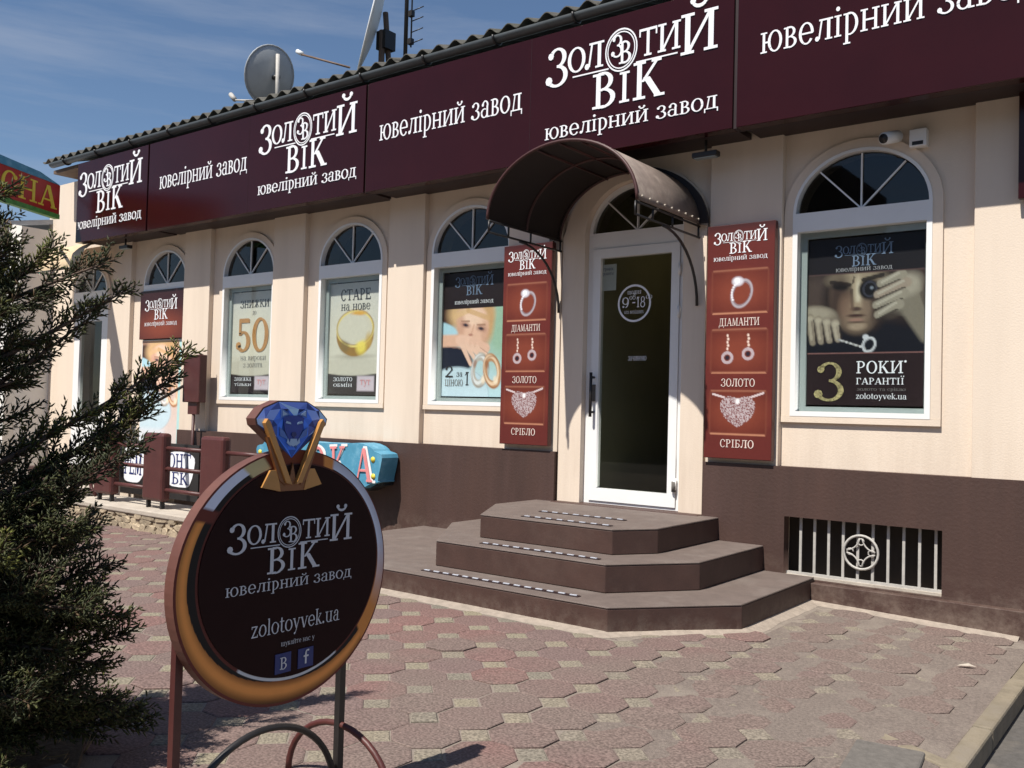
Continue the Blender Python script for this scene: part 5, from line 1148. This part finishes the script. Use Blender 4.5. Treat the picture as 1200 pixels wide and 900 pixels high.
def branch(z0, tip, dens=1.0, leaf0=.15, tw_len=.17, r=.011, sag=0.0, tone=None):
    tone = tone or random.choice((.55, .8, 1, 1.2, 1.6, 2.1))
    p0 = trunk_at(z0); tip = Vector(tip); ax = tip-p0; ln = ax.length; K = 9
    mid = (p0+tip)/2+Vector((0, 0, -sag))+rv()*.02*ln
    pts = [(p0*(1-t)**2+mid*2*t*(1-t)+tip*t*t) for t in np.linspace(0, 1, K)]
    B().tube(pts, r, 6, r2=.003).ob('branch', m_bark, tree)
    n = int(ln/.015*dens)
    for i in range(n):
        t = leaf0+(1-leaf0)*(i+random.random())/n; k = t*(K-1); j = min(int(k), K-2); p = pts[j].lerp(pts[j+1], k-j); dd = (pts[j+1]-pts[j]).normalized()
        o_ = rv(); o_ = (o_-dd*o_.dot(dd)).normalized(); o_.z *= .8
        d = dd*.85+o_*.75+Vector((0, 0, .15)); leafy(p, d, tw_len*(1.05-.55*t)*random.uniform(.6, 1.25), tone=tone)
    leafy(pts[-1]-(pts[-1]-pts[-2])*.5, pts[-1]-pts[-2], .10)
# named silhouette branches (world tips)
for z0, tip, dens, tw, sag in (
    (.95, (-3.10, 2.02, 1.45), 1.0, .14, .05), (.85, (-3.12, 1.98, 1.36), 1.1, .15, .08), (.75, (-3.15, 1.90, 1.22), 1.2, .17, .05), (.70, (-3.05, 1.80, 1.10), 1.0, .16, .02),
    (1.30, (-3.12, 1.78, 1.66), .8, .11, .0), (1.2, (-3.2, 1.72, 1.58), .8, .12, .03),
    (1.50, (-3.12, 1.70, 1.75), .9, .14, .0), (1.45, (-3.3, 1.6, 1.8), 1, .15, 0),
    (.45, (-3.10, 1.80, .50), 1.2, .15, .0), (.35, (-3.14, 1.84, .42), 1.1, .14, .03), (.40, (-3.12, 1.74, .34), 1.1, .15, .0), (.5, (-3.22, 1.80, .66), 1.1, .15, .0), (.6, (-3.22, 1.74, .80), 1.1, .15, .0),
    (.25, (-3.20, 1.70, .22), .9, .12, .0), (.62, (-3.2, 1.66, .92), 1.0, .15, 0), (.5, (-3.05, 1.66, .60), 1.1, .15, 0)):
    branch(z0, Vector(tip)-TX0, dens, .22, tw, sag=sag)
for i in range(46):
    z0 = .25+1.50*(i/46)**.9; a = i*2.4+random.uniform(-.3, .3); R_ = (.42 if z0 < .9 else .34 if z0 < 1.5 else .25)*random.uniform(.7, 1.1)
    if .98 < z0 < 1.35: R_ *= .75
    el_ = random.uniform(.05, .32)
    tip = trunk_at(z0)+Vector((math.cos(a)*R_, math.sin(a)*R_, R_*el_+.08))
    branch(z0, tip, .95 if z0 < 1 else .8, .12, .15)
for i in range(44):
    z0 = .06+.80*(i/44); a = i*2.4+random.uniform(-.4, .4); R_ = .50*random.uniform(.75, 1.15)
    tip = trunk_at(z0)+Vector((math.cos(a)*R_, math.sin(a)*R_*.9, R_*random.uniform(-.10, .22)+.04)); tip.z = max(tip.z, .08)
    branch(z0, tip, 1.15, .10, .16)
for z0, tip in ((.10, (-3.06, 1.86, .16)), (.16, (-3.0, 1.74, .22)), (.2, (-2.98, 1.60, .30)), (.25, (-3.02, 1.50, .42)), (.3, (-3.05, 1.30, .5)), (.12, (-3.1, 1.9, .1)), (.5, (-3.0, 1.45, .66))): branch(z0, Vector(tip)-TX0, 1.2, .15, .15)
for i in range(26):
    z0 = 1.20+.72*(i/26); a = i*2.4+random.uniform(-.4, .4); R_ = random.uniform(.14, .26)
    branch(z0, trunk_at(z0)+Vector((math.cos(a)*R_, math.sin(a)*R_, R_*random.uniform(.4, .9))), 1.1, .08, .11, r=.007)
for z in (1.78, 1.88, 1.95): branch(z, trunk_at(z)+Vector((random.uniform(-.1, .1), random.uniform(-.1, .1), .18)), 1, .05, .1, r=.006)
# dry low tuft
seg_n = len(seg_s)
s0 = np.array([tuple(p) for p in seg_s]); d0 = np.array([tuple(p) for p in seg_d]); l0 = np.array(seg_l)[:, None]; r0_ = np.array(seg_r)[:, None]
ref = np.where(np.abs(d0[:, 2:3]) < .9, np.array([[0, 0, 1.]]), np.array([[1., 0, 0]])); a_ = np.cross(d0, ref); a_ /= np.linalg.norm(a_, axis=1, keepdims=True); b_ = np.cross(d0, a_)
def bundle(s0, d0, l0, r0_, a_, b_, cols, name, m, parent):
    n = len(s0); ring = [s0+d0*l0*.35+(a_*math.cos(2*PI*k/3)+b_*math.sin(2*PI*k/3))*r0_ for k in range(3)]
    V = np.stack([s0, *ring, s0+d0*l0], 1).reshape(-1, 3)
    T = np.array([(0, 2, 1), (0, 3, 2), (0, 1, 3), (1, 2, 4), (2, 3, 4), (3, 1, 4)]); F = (T[None]+5*np.arange(n)[:, None, None]).reshape(-1, 3)
    me = bpy.data.meshes.new(name); me.vertices.add(len(V)); me.vertices.foreach_set('co', V.astype(np.float32).ravel()); me.loops.add(F.size); me.loops.foreach_set('vertex_index', F.astype(np.int32).ravel())
    me.polygons.add(len(F)); me.polygons.foreach_set('loop_start', np.arange(0, F.size, 3, dtype=np.int32)); me.update()
    if cols is not None:
        at = me.color_attributes.new('Col', 'FLOAT_COLOR', 'POINT'); cc_ = np.repeat(np.concatenate([np.array(cols), np.ones((n, 1))], 1), 5, 0); at.data.foreach_set('color', cc_.astype(np.float32).ravel())
    return ob(name, me, m, parent)
fo = bundle(s0, d0, l0, r0_, a_, b_, seg_c, 'foliage', m_fol, tree); tag(fo, kind='stuff')
print('segments', seg_n)
# soil bed with an edging and straw
tag(B().slab([(-7, -2), (-3.02, -2), (-3.02, 1.62), (-3.30, 1.80), (-7, 1.80)], -.02, .028).ob('soil_bed', m_soil), kind='structure')
e = thing('bed_edging', 'low dark grey kerb stones edging the soil bed under the juniper', 'kerb', (-3.02, 1.6, 0))
for i in range(4): B().box(-.035, -.49, -.05, .035, .0, .055).ob('edging_stone', m_greyslab, e, bevel=.008, loc=(0, -.02-i*.5, 0))
for i in range(6): B().box(-.49, -.03, -.05, .0, .035, .05).ob('edging_stone', m_greyslab, e, bevel=.008, loc=(-.28-i*.5, .20, 0))
n = 900; s_ = np.stack([rng.uniform(-4.6, -3.08, n), rng.uniform(.4, 1.7, n), np.full(n, .03)], 1); d_ = rng.normal(0, 1, (n, 3)); d_[:, 2] = np.abs(d_[:, 2])*.5+.1; d_ /= np.linalg.norm(d_, axis=1, keepdims=True)
ref = np.array([[.3, .2, .9]]); aa = np.cross(d_, ref); aa /= np.linalg.norm(aa, axis=1, keepdims=True); bb_ = np.cross(d_, aa)
tag(bundle(s_, d_, rng.uniform(.03, .10, (n, 1)), np.full((n, 1), .003), aa, bb_, None, 'dry_straw', m_straw, None), 'scattered dry straw and twigs on the soil under the juniper', 'straw', kind='stuff')
print('objects', len(bpy.data.objects))
